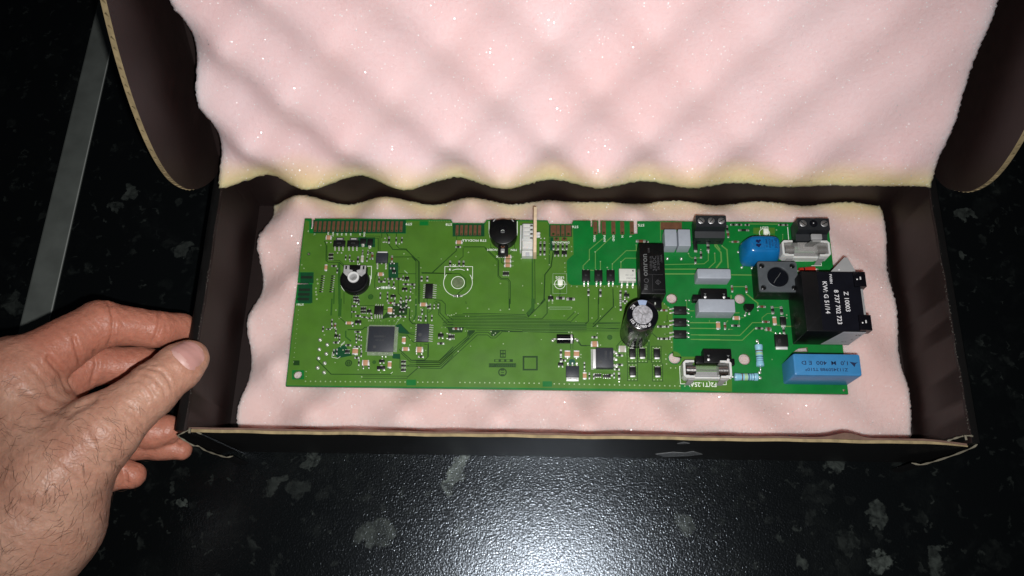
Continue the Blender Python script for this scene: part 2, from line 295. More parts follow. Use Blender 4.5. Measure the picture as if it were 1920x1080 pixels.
# ------------------------------------------------------------------ mesh builder
class MB:
    def __init__(s): s.v = []; s.f = []; s.m = []; s.mats = []
    def mi(s, name):
        if name not in s.mats: s.mats.append(name)
        return s.mats.index(name)
    def add(s, vs, fs, m):
        o = len(s.v); k = s.mi(m); s.v += [tuple(p) for p in vs]
        for f in fs: s.f.append(tuple(i+o for i in f)); s.m.append(k)
    def loops(s, loops, m, cap0=True, cap1=True, mcap=None):
        n = len(loops[0]); vs = [p for l in loops for p in l]; fs = []
        for j in range(len(loops)-1):
            for i in range(n):
                a, b = j*n+i, j*n+(i+1) % n
                fs.append((a, b, b+n, a+n))
        if cap0: fs.append(tuple(reversed(range(n))))
        s.add(vs, fs, m)
        if cap1:
            o = (len(loops)-1)*n
            s.add(loops[-1], [tuple(range(n))], mcap or m)
        return s
    def box(s, cx, cy, z0, z1, w, d, m, c=0.0, r=0.0, rot=0.0, taper=0.0, mtop=None):
        """upright box; c top chamfer, r corner radius, taper narrows the top"""
        def rect(ww, dd, rr):
            ww = max(ww, .02); dd = max(dd, .02)
            if rr <= 0.001: pts = [(-ww/2, -dd/2), (ww/2, -dd/2), (ww/2, dd/2), (-ww/2, dd/2)]
            else:
                rr = min(rr, ww/2*.99, dd/2*.99); pts = []
                for (sx, sy, a0) in ((1, -1, -90), (1, 1, 0), (-1, 1, 90), (-1, -1, 180)):
                    for k in range(5):
                        a = math.radians(a0+k*22.5); pts.append((sx*(ww/2-rr)+rr*math.cos(a), sy*(dd/2-rr)+rr*math.sin(a)))
            if rot:
                ca, sa = math.cos(rot), math.sin(rot); pts = [(x*ca-y*sa, x*sa+y*ca) for x, y in pts]
            return pts
        ls = []
        lay = [(z0, 0)]
        if c > 0: lay += [(z1-c, taper), (z1-c*.3, taper+c*.3), (z1, taper+c)]
        else: lay += [(z1, taper)]
        for z, i in lay: ls.append([(cx+x, cy+y, z) for x, y in rect(w-2*i, d-2*i, max(r-i*.5, 0.001) if r > 0.001 else 0)])
        return s.loops(ls, m, mcap=mtop)
    def cyl(s, cx, cy, prof, m, n=24, mcap=None):
        ls = [[(cx+r*math.cos(2*math.pi*i/n), cy+r*math.sin(2*math.pi*i/n), z) for i in range(n)] for z, r in prof]
        return s.loops(ls, m, mcap=mcap)
    def tube(s, pts, rad, m, n=8, caps=True):
        pts = [Vector(p) for p in pts]; ls = []
        for i, p in enumerate(pts):
            t = (pts[min(i+1, len(pts)-1)]-pts[max(i-1, 0)]).normalized()
            up = Vector((0, 0, 1)) if abs(t.z) < .95 else Vector((1, 0, 0))
            a = t.cross(up).normalized(); b = t.cross(a)
            rr = rad[i] if isinstance(rad, (list, tuple)) else rad
            ls.append([tuple(p+(a*math.cos(2*math.pi*k/n)+b*math.sin(2*math.pi*k/n))*rr) for k in range(n)])
        return s.loops(ls, m, caps, caps)
    def strip(s, pts, w, z, m):
        """flat mitred ribbon"""
        P = [np.array(p[:2], float) for p in pts]; Lf, Rt = [], []
        for i, p in enumerate(P):
            d0 = P[i]-P[i-1] if i else P[1]-P[0]; d1 = P[i+1]-P[i] if i < len(P)-1 else d0
            d0 = d0/(np.linalg.norm(d0)+1e-9); d1 = d1/(np.linalg.norm(d1)+1e-9)
            t = d0+d1; t = t/(np.linalg.norm(t)+1e-9); n = np.array([-t[1], t[0]])
            k = w/2/max(.35, abs(n @ np.array([-d0[1], d0[0]])))
            Lf.append(p+n*k); Rt.append(p-n*k)
        vs = [(*q, z) for q in Lf]+[(*q, z) for q in Rt]; n = len(P)
        return s.add(vs, [(n+i, n+i+1, i+1, i) for i in range(n-1)], m)
    def disc(s, cx, cy, r, z, m, n=12):
        s.add([(cx+r*math.cos(2*math.pi*i/n), cy+r*math.sin(2*math.pi*i/n), z) for i in range(n)], [tuple(range(n))], m); return s
    def ring(s, cx, cy, r0, r1, z, m, n=40, a0=0, a1=2*math.pi):
        vs = []; k = n+1
        for r in (r0, r1): vs += [(cx+r*math.cos(a0+(a1-a0)*i/n), cy+r*math.sin(a0+(a1-a0)*i/n), z) for i in range(k)]
        s.add(vs, [(i, k+i, k+i+1, i+1) for i in range(n)], m); return s
    def dome(s, cx, cy, z0, r, h, m, n=10, k=3):
        ls = [[(cx+r*math.cos(a)*math.cos(2*math.pi*i/n), cy+r*math.cos(a)*math.sin(2*math.pi*i/n), z0+h*math.sin(a)) for i in range(n)] for a in [math.pi/2*j/k*.93 for j in range(k+1)]]
        return s.loops(ls, m)
    def mesh(s, name, smooth=False):
        me = bpy.data.meshes.new(name)
        me.from_pydata([(x*MM, y*MM, z*MM) for x, y, z in s.v], [], s.f)
        for n in s.mats: me.materials.append(MATS[n])
        me.polygons.foreach_set('material_index', s.m)
        if smooth: me.polygons.foreach_set('use_smooth', [True]*len(s.f))
        me.update(); return me
def auto_smooth(me, ang=40):
    bm = bmesh.new(); bm.from_mesh(me)
    bmesh.ops.remove_doubles(bm, verts=bm.verts, dist=1e-6)
    for f in bm.faces: f.smooth = True
    for e in bm.edges:
        e.smooth = len(e.link_faces) == 2 and e.calc_face_angle(9) < math.radians(ang)
    bm.to_mesh(me); bm.free()

COL = scene.collection; WLOC = {}
def link(name, data, parent=None, loc=(0, 0, 0)):
    """loc in mm, in the world; child locations are stored relative to the parent"""
    o = bpy.data.objects.new(name, data); COL.objects.link(o)
    WLOC[o.name] = np.array(loc, float)
    if parent is not None:
        o.parent = parent; o.location = Vector((np.array(loc)-WLOC[parent.name])*MM)
    else: o.location = Vector(np.array(loc, float)*MM)
    return o
def obj(name, mb, parent=None, loc=(0, 0, 0), smooth=True, ang=40, kind=None):
    me = mb.mesh(name) if isinstance(mb, MB) else mb
    if isinstance(mb, MB) and smooth: auto_smooth(me, ang)
    o = link(name, me, parent, loc)
    if kind: o['kind'] = kind
    return o
def tag(o, label, cat, group=None):
    o['label'] = label; o['category'] = cat
    if group: o['group'] = group
    return o
for nm_ in ('mask_olive', 'mask_green'):
    nt_ = MATS[nm_].node_tree; tc_ = nt_.nodes.new('ShaderNodeTexCoord'); no_ = nt_.nodes.new('ShaderNodeTexNoise'); no_.inputs['Scale'].default_value = 70; no_.inputs['Detail'].default_value = 6
    mr_ = nt_.nodes.new('ShaderNodeMapRange'); mr_.inputs['To Min'].default_value = .20; mr_.inputs['To Max'].default_value = .58; nt_.links.new(tc_.outputs['Object'], no_.inputs['Vector']); nt_.links.new(no_.outputs['Fac'], mr_.inputs['Value']); nt_.links.new(mr_.outputs[0], nt_.nodes['Principled BSDF'].inputs['Roughness'])
def text_to(mb, s, size, x, y, z, rot, m, sx=1.0):
    """flat print: glyph faces added to mb, centred on x, y (mm), turned by rot"""
    cu = bpy.data.curves.new('print', 'FONT'); cu.body = s; cu.size = size; cu.align_x = 'CENTER'; cu.align_y = 'CENTER'; cu.resolution_u = 2
    cu.offset = size*.012
    o = bpy.data.objects.new('print', cu); me = bpy.data.meshes.new_from_object(o)
    ca, sa = math.cos(rot), math.sin(rot)
    vs = [(x+(v.co.x*sx)*ca-v.co.y*sa, y+(v.co.x*sx)*sa+v.co.y*ca, z) for v in me.vertices]
    mb.add(vs, [tuple(p.vertices) for p in me.polygons], m)
    bpy.data.objects.remove(o); bpy.data.meshes.remove(me); bpy.data.curves.remove(cu)
PI = math.pi

# ------------------------------------------------------------------ worktop
mb = MB(); mb.add([(-900, -700, 0), (900, -700, 0), (900, 900, 0), (-900, 900, 0), (-900, -700, -38), (900, -700, -38), (900, 900, -38), (-900, 900, -38)],
                  [(0, 1, 2, 3), (7, 6, 5, 4), (0, 4, 5, 1), (1, 5, 6, 2), (2, 6, 7, 3), (3, 7, 4, 0)], 'worktop')
wt = obj('worktop', mb, smooth=False); wt['kind'] = 'structure'
# metal joint strip lying on the worktop
l0, l1 = at(172, 60, 0), at(38, 615, 0); r0, r1 = at(208, 100, 0), at(100, 580, 0)
dl = (l0-l1)/np.linalg.norm(l0-l1); dr = (r0-r1)/np.linalg.norm(r0-r1)
mb = MB(); h = 1.1
la, lb, ra, rb = l1-dl*160, l0+dl*330, r1-dr*160, r0+dr*330
inn = (ra-la)/np.linalg.norm(ra-la)*1.0
lo_ = [tuple(la), tuple(ra), tuple(rb), tuple(lb)]
mid = [(p[0], p[1], h*.75) for p in lo_]
top = [tuple(np.array(p)[:2]+s*inn[:2])+(h,) for p, s in zip(lo_, (1, -1, -1, 1))]
mb.loops([[(p[0], p[1], 0.01) for p in lo_], mid, top], 'strip_metal')
ms_ = obj('metal_strip', mb, loc=(0, 0, 0), smooth=False)
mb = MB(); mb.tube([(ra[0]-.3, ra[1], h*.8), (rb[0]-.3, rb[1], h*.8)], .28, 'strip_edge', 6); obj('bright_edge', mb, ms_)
tag(ms_, 'long flat grey metal strip lying on the dark worktop left of the box', 'metal strip')

# ------------------------------------------------------------------ cardboard box with open lid
XL, XR, YF, YB, RIM = -184.0, 189.0, -79.0, 66.0, 60.0
box = link('cardboard_box', None, loc=(0, 0, 0))
tag(box, 'open black cardboard mailer box with dark brown inside, its lid folded back', 'box')
mb = MB(); mb.box((XL+XR)/2, (YF+YB)/2, .3, 2.0, XR-XL, YB-YF, 'box_brown'); obj('floor_panel', mb, box, smooth=False)
def wall(name, x0, x1, y0, y1, z1, inner):
    """doubled side wall: rounded folded rim, brown inside, black outside"""
    mb = MB(); n = 40
    for j in range(n):
        pass
    along_y = abs(y1-y0) > abs(x1-x0)
    a0, a1 = (y0, y1) if along_y else (x0, x1)
    b0, b1 = (x0, x1) if along_y else (y0, y1)       # b0 inner face
    rows = []
    for j in range(n+1):
        a = a0+(a1-a0)*j/n
        w = .35*math.sin(j*.9+b0)+.25*math.sin(j*.37)
        prof = [(b0, .4, 0), (b0+w*.5, z1-1.2, 0), (b0+.15*(b1-b0)+w*.5, z1-.25+w*.3, 0), (b0+.5*(b1-b0), z1-.5+w*.3, 1), (b1-.15*(b1-b0), z1-.9+w*.2, 1), (b1, z1-2.0, 1), (b1, .4, 1)]
        rows.append([((p[0], a, p[1]) if along_y else (a, p[0], p[1])) for p in prof])
    k = 7; vs = [p for r in rows for p in r]
    for i in range(k-1):
        fs = [(j*k+i, (j+1)*k+i, (j+1)*k+i+1, j*k+i+1) for j in range(n)]
        mb.add([vs[q] for q in range(len(vs))], fs, inner if i < 2 else 'box_black')
    mb.add(rows[0], [tuple(range(k))], 'box_black'); mb.add(rows[-1], [tuple(reversed(range(k)))], 'box_black')
    return obj(name, mb, box)
wl = wall('side_wall', XL, XL-6, YF-2, YB+2, RIM, 'box_brown')
wr = wall('side_wall', XR, XR+5.5, YF-2, YB+2, RIM, 'box_brown')
wb = wall('back_wall', YB, YB+3, 0, 0, RIM, 'box_brown') if False else None
mb = MB(); mb.box((XL+XR)/2, YB+1.6, .4, RIM+.5, XR-XL, 3.0, 'box_brown'); obj('back_wall', mb, box, smooth=False)
# worn fibres along the folded rims
for w_, xx, sgn in ((wl, XL, -1), (wr, XR, 1)):
    mb = MB()
    for k in range(150):
        y = YF+4+(YB-YF-14)*k/150+random.uniform(-.3, .3)
        if random.random() < .22: continue
        big = 1.0 if y < 10 else .6
        r = random.uniform(.18, .42)*big
        mb.dome(xx+sgn*random.uniform(.2, 1.2), y, RIM-.4, r, r*.9, 'worn_fibre', n=5, k=1)
    obj('worn_edge', mb, w_, kind='stuff')
# front wall: rolled double layer, raw kraft edge on top, slightly wavy
def front_wall():
    mb = MB(); n = 110; rows = []
    for j in range(n+1):
        x = -182.6+(187.6+182.6)*j/n
        px = (x+185)/375
        wv = .45*math.sin(j*.31)+.3*math.sin(j*.83+1)
        bul = 1.9*math.exp(-((x-132)/7.0)**2)         # crushed spot near the right end
        e = min(1, max(0, (x-(XR-22))/24)); yf = YF+.25*wv - 2.2*e; zz = RIM+.25*wv-.4*e
        th = 2.9*(1-.35*e)
        rows.append([(x, YF+.2, 2), (x, yf+.5*bul-.3, zz-1.2), (x, yf-.5+bul*1.2, zz-.2+bul*.4), (x, yf-1.3+bul*.2, zz-.5-bul*.3), (x, yf-1.5, zz+.1), (x, yf-th, zz-.1), (x, YF-3.0, zz-3), (x, YF-3.0, .4)])
    k = 8
    mt = ['box_brown', 'kraft_red', 'kraft_red', 'kraft', 'kraft', 'box_black', 'box_black']
    vs = [p for r in rows for p in r]
    for i in range(k-1):
        mb.add(vs, [(j*k+i, j*k+i+1, (j+1)*k+i+1, (j+1)*k+i) for j in range(n)], mt[i])
    mb.add(rows[0], [tuple(range(k))], 'box_black'); mb.add(rows[-1], [tuple(reversed(range(k)))], 'box_black')
    return obj('front_wall', mb, box, ang=25)
fw = front_wall()
# pale tape scraps on the outside of the front wall
def on_front(px, py):
    d = (px-960)/FPX*AR-(py-540)/FPX*AU+AF; k = (YF-3.0-CAM[1])/d[1]; return CAM+k*d
for poly in (((1229, 850.5), (1262, 847), (1283, 848.5), (1300, 845.5), (1317, 851), (1290, 854), (1248, 856)), ((1270, 831), (1282, 828), (1293, 830.5), (1281, 831.5))):
    P = [on_front(*p) for p in poly]; mb = MB()
    mb.loops([[(p[0], YF-3.05, p[2]) for p in P], [(p[0], YF-3.35, p[2]) for p in P]], 'tape_silver'); obj('tape_scrap', mb, fw, smooth=False)
# corner flaps: thin bent card at both front corners, raw edge up
def corner_flap(edge, zs, th):
    """edge: pixel polyline of the raw top edge with heights"""
    P = [at(p[0], p[1], z) for p, z in zip(edge, zs)]
    # resample
    Q_ = []
    for i in range(len(P)-1):
        for t in (0, .25, .5, .75): Q_.append(P[i]*(1-t)+P[i+1]*t)
    Q_.append(P[-1]); mb = MB(); rows = []
    for _ in range(1): Q_ = [Q_[0]]+[(Q_[i-1]+2*Q_[i]+Q_[i+1])/4 for i in range(1, len(Q_)-1)]+[Q_[-1]]
    n = len(Q_)
    for i, p in enumerate(Q_):
        t = Q_[min(i+1, n-1)]-Q_[max(i-1, 0)]; t[2] = 0; t = t/(np.linalg.norm(t)+1e-9); nn = np.array([-t[1], t[0], 0])
        w = th*(.75+.35*math.sin(i*1.7))/2
        a, c = p+nn*w, p-nn*w
        rows.append([(a[0], a[1], .3), tuple(a), tuple(c), (c[0], c[1], .3)])
    vs = [p for r in rows for p in r]
    for i, m in enumerate(('box_black', 'flap_edge', 'box_black')):
        mb.add(vs, [(j*4+i, j*4+i+1, (j+1)*4+i+1, (j+1)*4+i) for j in range(n-1)], m)
    mb.add(rows[0], [(0, 1, 2, 3)], 'box_black'); mb.add(rows[-1], [(3, 2, 1, 0)], 'box_black')
    return obj('corner_flap', mb, box)
corner_flap([(378, 814), (357, 805), (344, 811), (332, 817), (345, 825), (363, 836), (372, 836), (385, 845), (405, 852), (425, 858), (437, 855)], [60, 60, 60, 59, 56, 50, 48, 42, 34, 27, 25], .75)
corner_flap([(1776, 827), (1790, 822), (1808, 817), (1822, 817), (1833, 822), (1837, 829), (1825, 839), (1790, 853), (1750, 866), (1726, 872), (1709, 868)], [60, 60, 60, 60, 59, 57, 54, 44, 34, 28, 26], .9)
for px, py in ((355.5, 811), (1810.5, 824)):
    p = at(px, py, RIM); mb = MB(); mb.box(p[0], p[1]+.8, 40, RIM+.5, 1.3, 2.6, 'box_black', c=.15, rot=.1, mtop='flap_edge'); obj('corner_tab', mb, box)

# ---- lid
LA = math.radians(58.6); LD = np.array([0, math.cos(LA), math.sin(LA)]); LN = np.array([0, -math.sin(LA), math.cos(LA)])
HINGE = np.array([0, YB+.5, RIM+2.0]); LID_L = 152.0
lid = link('lid', None, box, HINGE)
def lp(x, s, n): return tuple(LD*s+LN*n+np.array([x, 0, 0]))
def slab_lid(name, x0, x1, s0, s1, n0, n1, m, parent=lid):
    mb = MB(); c = [lp(x, s, n) for n in (n0, n1) for (x, s) in ((x0, s0), (x1, s0), (x1, s1), (x0, s1))]
    mb.add(c, [(3, 2, 1, 0), (4, 5, 6, 7), (0, 1, 5, 4), (1, 2, 6, 5), (2, 3, 7, 6), (3, 0, 4, 7)], m)
    return obj(name, mb, parent, HINGE, smooth=False)
slab_lid('lid_panel', XL-3.5, XR+4.5, 0, LID_L, -2.6, 0, 'box_brown')
slab_lid('lid_front_flap', XL-1, XR+2, LID_L+.3, LID_L+2.6, -2.6, 62, 'box_black')
def ear(xi, sgn, ks=1.0):
    """lid side flap with a rounded hinge end; the cut edge shows kraft fluting"""
    prof = [(-3, .2), (-6, 8), (-5, 18), (-1, 31), (4, 41), (10, 48.5), (18, 55.5), (28, 61), (40, 65), (54, 67.5), (70, 68.5), (90, 67.5), (115, 63.5), (150, 57)]
    prof = [(a_, b_*(1 if b_ < 20 else ks)) for a_, b_ in prof]
    # smooth
    P = [np.array(p, float) for p in prof]; S = []
    for i in range(len(P)-1):
        p0, p1, p2, p3 = P[max(i-1, 0)], P[i], P[i+1], P[min(i+2, len(P)-1)]
        for t in (0, .2, .4, .6, .8):
            S.append(.5*((2*p1)+(-p0+p2)*t+(2*p0-5*p1+4*p2-p3)*t*t+(-p0+3*p1-3*p2+p3)*t**3))
    S.append(P[-1]); n = len(S)
    mb = MB(); th = 2.5
    def xo(s, nn): return xi+sgn*(1.6*math.sin(min(1, nn/70)*1.3)+1.2*max(0, (nn-30)/40)**2*0)   # slight outward bow
    for side, m in ((0, 'box_brown'), (1, 'box_black')):
        rows = []
        for q in S:
            rows.append([(xo(q[0], q[1]*k)+sgn*th*side, q[0] if q[0] > 0 else q[0], q[1]*k) for k in (0, .25, .5, .75, 1)])
        vs = [lp(*p) for r in rows for p in r]
        fs = [(j*5+i, j*5+i+1, (j+1)*5+i+1, (j+1)*5+i) for j in range(n-1) for i in range(4)]
        mb.add(vs, fs if (side == 0) == (sgn > 0) else [tuple(reversed(f)) for f in fs], m)
    e = []
    for q in S: e += [lp(xo(*q), *q), lp(xo(*q)+sgn*th, *q)]
    mb.add(e, [(2*j, 2*j+1, 2*j+3, 2*j+2) for j in range(n-1)], 'kraft')
    o = obj('lid_side_flap', mb, lid, HINGE, ang=50)
    # corrugation seen on the cut edge: small ridges
    mb = MB(); acc = 0
    for j in range(8, n-1):
        a, b_ = S[j], S[j+1]; L_ = np.linalg.norm(b_-a); t = (b_-a)/L_; k = int(acc+L_)//4
        acc += L_
        if acc > 3.6:
            acc = 0; c = (a+b_)/2; nn = np.array([-t[1], t[0]])
            if nn[1] < 0 and abs(nn[1]) > abs(nn[0]): nn = -nn
            x0 = xo(*c)
            q = [lp(x0+sgn*.35, *(c-t*.7)), lp(x0+sgn*1.25, *(c+nn*.35)), lp(x0+sgn*2.15, *(c+t*.9)), lp(x0+sgn*1.3, *(c+t*1.2))]
            mb.add(q, [(0, 1, 2, 3)], 'kraft')
    obj('fluting', mb, o, HINGE, kind='stuff')
ear(XL-3.5, -1, .96); ear(XR+4.5, 1, .89)

# ------------------------------------------------------------------ egg-crate foam
def foam(name, W, D, thick, amp, x_peak, s_peak, rot, mname, x_off, per=48.5, step=1.0, seed=0, fade=0., mid=0., back=0.):
    """slab in local x (0..W), y (0..D), z up; checkerboard of rounded peaks and dips"""
    r_ = np.random.default_rng(seed)
    nx, ny = int(W/step)+1, int(D/step)+1
    X, Y = np.meshgrid(np.linspace(0, W, nx), np.linspace(0, D, ny), indexing='ij')
    xr = (X-x_peak)*math.cos(rot)+(Y-s_peak)*math.sin(rot); yr = -(X-x_peak)*math.sin(rot)+(Y-s_peak)*math.cos(rot)
    wob = 1.6*np.sin(xr*.031+1.3)+1.4*np.sin(yr*.043+.4)
    k = 2*math.pi/per
    c = np.cos(k*(xr+wob))*np.cos(k*(yr+wob*.7))
    A_ = amp*(1-fade*np.clip((X/W-.45)/.55, 0, 1)**1.3)*(1-mid*np.clip(Y/30-.3, 0, 1)*np.clip(X/60, 0, 1))
    bk = np.clip((Y-back)/12, 0, 1) if back else 0*Y
    A_ = A_*(1+.75*bk)
    H = thick+1.6*bk+A_*c+.18*A_*(np.abs(c)*c)
    # edges pulled and slightly rounded
    ed = np.minimum(np.minimum(X, W-X), np.minimum(Y, D-Y))
    H -= .9*np.exp(-ed/1.2)
    fuzz = r_.normal(0, .10, H.shape); H += fuzz
    XX = X+x_off+r_.normal(0, .06, H.shape); YY = Y+r_.normal(0, .06, H.shape)
    # side faces bulge in and out with the profile (cut foam relaxes)
    XX[0, :] += -.22*(H[0, :]-thick)+r_.normal(0, .22, ny); XX[-1, :] += .10*(H[-1, :]-thick)+r_.normal(0, .22, ny)
    YY[:, 0] += r_.normal(0, .22, nx); YY[:, -1] += r_.normal(0, .22, nx)
    vs = np.stack([XX, YY, H], -1).reshape(-1, 3)
    idx = np.arange(nx*ny).reshape(nx, ny)
    q = np.stack([idx[:-1, :-1], idx[1:, :-1], idx[1:, 1:], idx[:-1, 1:]], -1).reshape(-1, 4)
    rim = np.concatenate([idx[:, 0], idx[-1, 1:], idx[-2::-1, -1], idx[0, -2:0:-1]])
    base = vs[rim].copy(); base[:, 2] = 0; o = len(vs); nb = len(rim)
    mid = base.copy(); mid[:, 2] = vs[rim][:, 2]*.5; mid[:, :2] += r_.normal(0, .15, (nb, 2))
    vs = np.concatenate([vs, mid, base]); a = np.arange(nb); b_ = (a+1) % nb
    s1 = np.stack([rim[b_], rim[a], o+a, o+b_], -1); s2 = np.stack([o+b_, o+a, o+nb+a, o+nb+b_], -1)
    me = bpy.data.meshes.new(name)
    faces = q.tolist()+s1.tolist()+s2.tolist()+[list(range(o+2*nb-1, o+nb-1, -1))]
    me.from_pydata((vs*MM).tolist(), [], faces); me.materials.append(MATS[mname])
    me.polygons.foreach_set('use_smooth', [True]*(len(faces)-1)+[False]); me.update()
    return me
FX0, FX1 = -175.5, 184.5
pk = at(575, 361, 18)[0]
me = foam('foam_pad', FX1-FX0, 142.0, 10.6, 5.4, pk-FX0, 137, -.036, 'foam_lower', 0, seed=3, fade=.6, back=127.5)
lower = link('foam_pad', me, None, (FX0, YF+1.6, 2.1))
# foam material object coords: y from 0 (front) to .142 (back)
tag(lower, 'pink convoluted foam pad lining the box bottom beneath the circuit board', 'foam')
me = foam('foam_pad', 358.0, 150.0, 27.0, 6.0, 46, 1.5, .036, 'foam_upper', 0, seed=5, fade=.72, mid=.38)
upper = link('foam_pad', me, None, HINGE+np.array([-176.0, 0, 0])+LN*.3+LD*.5)
upper.rotation_euler = (LA, 0, 0)
tag(upper, 'pink egg-crate foam pad with yellowed lower edge fixed inside the raised lid', 'foam')

# ------------------------------------------------------------------ circuit board
BW, BH, TH = 300.0, 99.14, 1.6
board = link('circuit_board', None, loc=(0, 0, BT-TH))
tag(board, 'green electronic circuit board with many soldered components lying on pink foam', 'circuit board')
L0 = BT+.03; L1 = BT+.06; L2 = BT+.09; L3 = BT+.12; L4 = BT+.15
def curve_sheet(polys, z0, z1, m, medge=None):
    """filled 2D outlines (first outer, others holes) as a plate"""
    cu = bpy.data.curves.new('outline', 'CURVE'); cu.dimensions = '2D'; cu.fill_mode = 'BOTH'
    for P in polys:
        sp = cu.splines.new('POLY'); sp.points.add(len(P)-1); sp.use_cyclic_u = True
        for q, p in zip(sp.points, P): q.co = (p[0]*MM, p[1]*MM, 0, 1)
    cu.extrude = (z1-z0)/2*MM
    o = bpy.data.objects.new('outline', cu); me = bpy.data.meshes.new_from_object(o)
    bpy.data.objects.remove(o); bpy.data.curves.remove(cu)
    zc = (z0+z1)/2*MM
    for v in me.vertices: v.co.z += zc
    me.materials.clear(); me.materials.append(MATS[m])
    if medge:
        me.materials.append(MATS[medge])
        for p in me.polygons: p.material_index = 1 if abs(p.normal.z) < .5 else 0
    return me
def circ(c, r, n=20, ry=None): return [(c[0]+r*math.cos(2*PI*i/n), c[1]+(ry or r)*math.sin(2*PI*i/n)) for i in range(n)]
hw, hh = BW/2, BH/2
xb = lambda z, x, y=150: bp(z, x, y)[0]
def notch(z, x0, x1, ydeep, xs0=None, xs1=None):
    y = bp(z, (x0+x1)/2, ydeep)[1]
    return [(xb(z, xs0 or x0), hh), (xb(z, x0), y), (xb(z, x1), y), (xb(z, xs1 or x1), hh)]
outer = [(-hw, -hh), (hw, -hh), (hw, hh)]
edge = []
for n_ in (notch('A', 326, 346, 235, 320, 362), notch('C', 415, 770, 170, 395, 795), notch('C', 1500, 1755, 180, 1480, 1770),
           notch('E', 466, 487, 215), notch('E', 553, 577, 285), notch('E', 948, 990, 290)):
    edge += n_
outer += list(reversed(edge))+[(-hw, hh)]
# finger slot in the left edge
ys = bp('A', 230, 850)[1]
outer += [(-hw, ys+.55), (bp('A', 292, 850)[0], ys+.55), (bp('A', 292, 850)[0], ys-.55), (-hw, ys-.55)]
holes = [circ(bp('A', 292, 515), .85), circ(bp('B', 170, 857), 2.35, ry=2.1), circ(bp('E', 1380, 1018), 3.0), circ(bp('G', 1410, 668), 3.2),
         circ(bp('H', 465, 1022), 2.9), circ(bp('I', 516, 682), 3.1), circ(bp('I', 1635, 1030), .75, 8),
         [bp('I', 1060, 600), bp('I', 1235, 600), bp('I', 1225, 545), bp('I', 1130, 555)]]
bm_ = curve_sheet([outer]+holes, BT-TH, BT, 'mask_green', 'fr4_edge')
obj('board_panel', bm_, board)
# copper pour under the mask gives the olive zone
e = .4
pour = [(-hw+e, -hh+.5), bp('G', 1478, 1022), bp('G', 1478, 962), bp('G', 1590, 962), bp('G', 1590, 1025)]
pour += [bp('I', 375, 1046), bp('I', 375, 655), bp('G', 1395, 652), bp('G', 1386, 140), bp('G', 1282, 40), bp('E', 1010, 960), bp('E', 985, 868), bp('E', 255, 868),
         bp('E', 222, 852), bp('E', 200, 815), bp('E', 195, 605), bp('E', 205, 580), bp('E', 272, 522), bp('E', 264, 188), bp('C', 1490, 188), bp('C', 1478, 152), bp('C', 800, 145), bp('C', 776, 185), bp('C', 410, 180), bp('C', 390, 143),
         bp('A', 1390, 142), bp('A', 1386, 288), bp('A', 300, 284), bp('A', 300, 150)]
pour += [(-hw+e, hh-1.0), (-hw+e, bp('A', 200, 722)[1]), bp('A', 350, 722), bp('B', 318, 55), (-hw+e, bp('B', 150, 55)[1])]
ph = [h_ for i, h_ in enumerate(holes) if i not in (4, 5, 6, 7, 2)]
ph[1] = [bp('B', 106, 805), bp('B', 106, 908), bp('B', 240, 908), bp('B', 240, 805)]
ph += [[bp('A', 1540, 148), bp('A', 1640, 148), bp('A', 1640, 196), bp('A', 1540, 196)]]
ph += [[bp('B', 1392, 912), bp('B', 1500, 912), bp('B', 1500, 976), bp('B', 1392, 976)]]
ph += [[bp('D', 1424, 930), bp('D', 1530, 930), bp('D', 1530, 990), bp('D', 1424, 990)]]
ph[0] = circ(bp('A', 292, 515), 1.05)
ph[2] = circ(bp('G', 1410, 668), 3.7)
obj('copper_pour', curve_sheet([pour]+ph, L0-.005, L0, 'mask_olive'), board)
tr = MB()
def rect(z, x0, y0, x1, y1, m, zz, mb=None):
    P = [bp(z, x0, y1), bp(z, x1, y1), bp(z, x1, y0), bp(z, x0, y0)]
    (mb or tr).add([(*p, zz) for p in P], [(0, 1, 2, 3)], m)
lay = [0]
def trace(z, pts, w, m, base=L1):
    lay[0] = (lay[0]+1) % 14
    tr.strip([bp(z, *p) for p in pts], w, base+lay[0]*.0015, m)
# darker bare zones
rect('A', 345, 135, 1384, 284, 'mask_darkgreen', L0+.01); rect('C', 412, 178, 770, 320, 'mask_darkgreen', L0+.01)
rect('A', 200, 726, 348, 845, 'mask_darkgreen', L0+.01); rect('A', 176, 858, 335, 1068, 'mask_darkgreen', L0+.01)
rect('C', 1497, 190, 1755, 325, 'mask_darkgreen', L0+.012); rect('C', 1510, 330, 1545, 480, 'mask_darkgreen', L0+.012)
rect('A', 1190, 615, 1300, 790, 'mask_darkgreen', L0+.01); rect('A', 850, 330, 1040, 440, 'mask_darkgreen', L0+.012)
rect('B', 110, 810, 238, 905, 'trace_dark', L0+.01) if False else None
rect('B', 120, 695, 190, 750, 'trace_dark', L0+.01)
def polyz(z, pts, m, zz):
    P = [(*bp(z, *p), zz) for p in pts]
    tr.add(P, [tuple(reversed(range(len(P))))], m)
polyz('B', [(1180, 215), (1400, 180), (1405, 40), (1250, 60), (1100, 235)][::1], 'trace_dark', L0+.014)
polyz('B', [(1270, 300), (1330, 280), (1430, 400), (1310, 390)], 'mask_darkgreen', L0+.016)
polyz('B', [(1235, 620), (1320, 620), (1325, 680), (1235, 672)], 'mask_darkgreen', L0+.016)
polyz('B', [(560, 590), (640, 540), (700, 520), (780, 640), (620, 670)], 'mask_darkgreen', L0+.016)
polyz('D', [(350, 320), (540, 320), (520, 380), (375, 385)], 'trace_dark', L0+.016)
polyz('D', [(585, 355), (672, 355), (590, 428)], 'trace_dark', L0+.016)
polyz('D', [(830, 355), (960, 355), (885, 425), (855, 425)], 'trace_dark', L0+.016)
polyz('D', [(1240, 165), (1290, 105), (1340, 115), (1262, 215)], 'trace_dark', L0+.016)
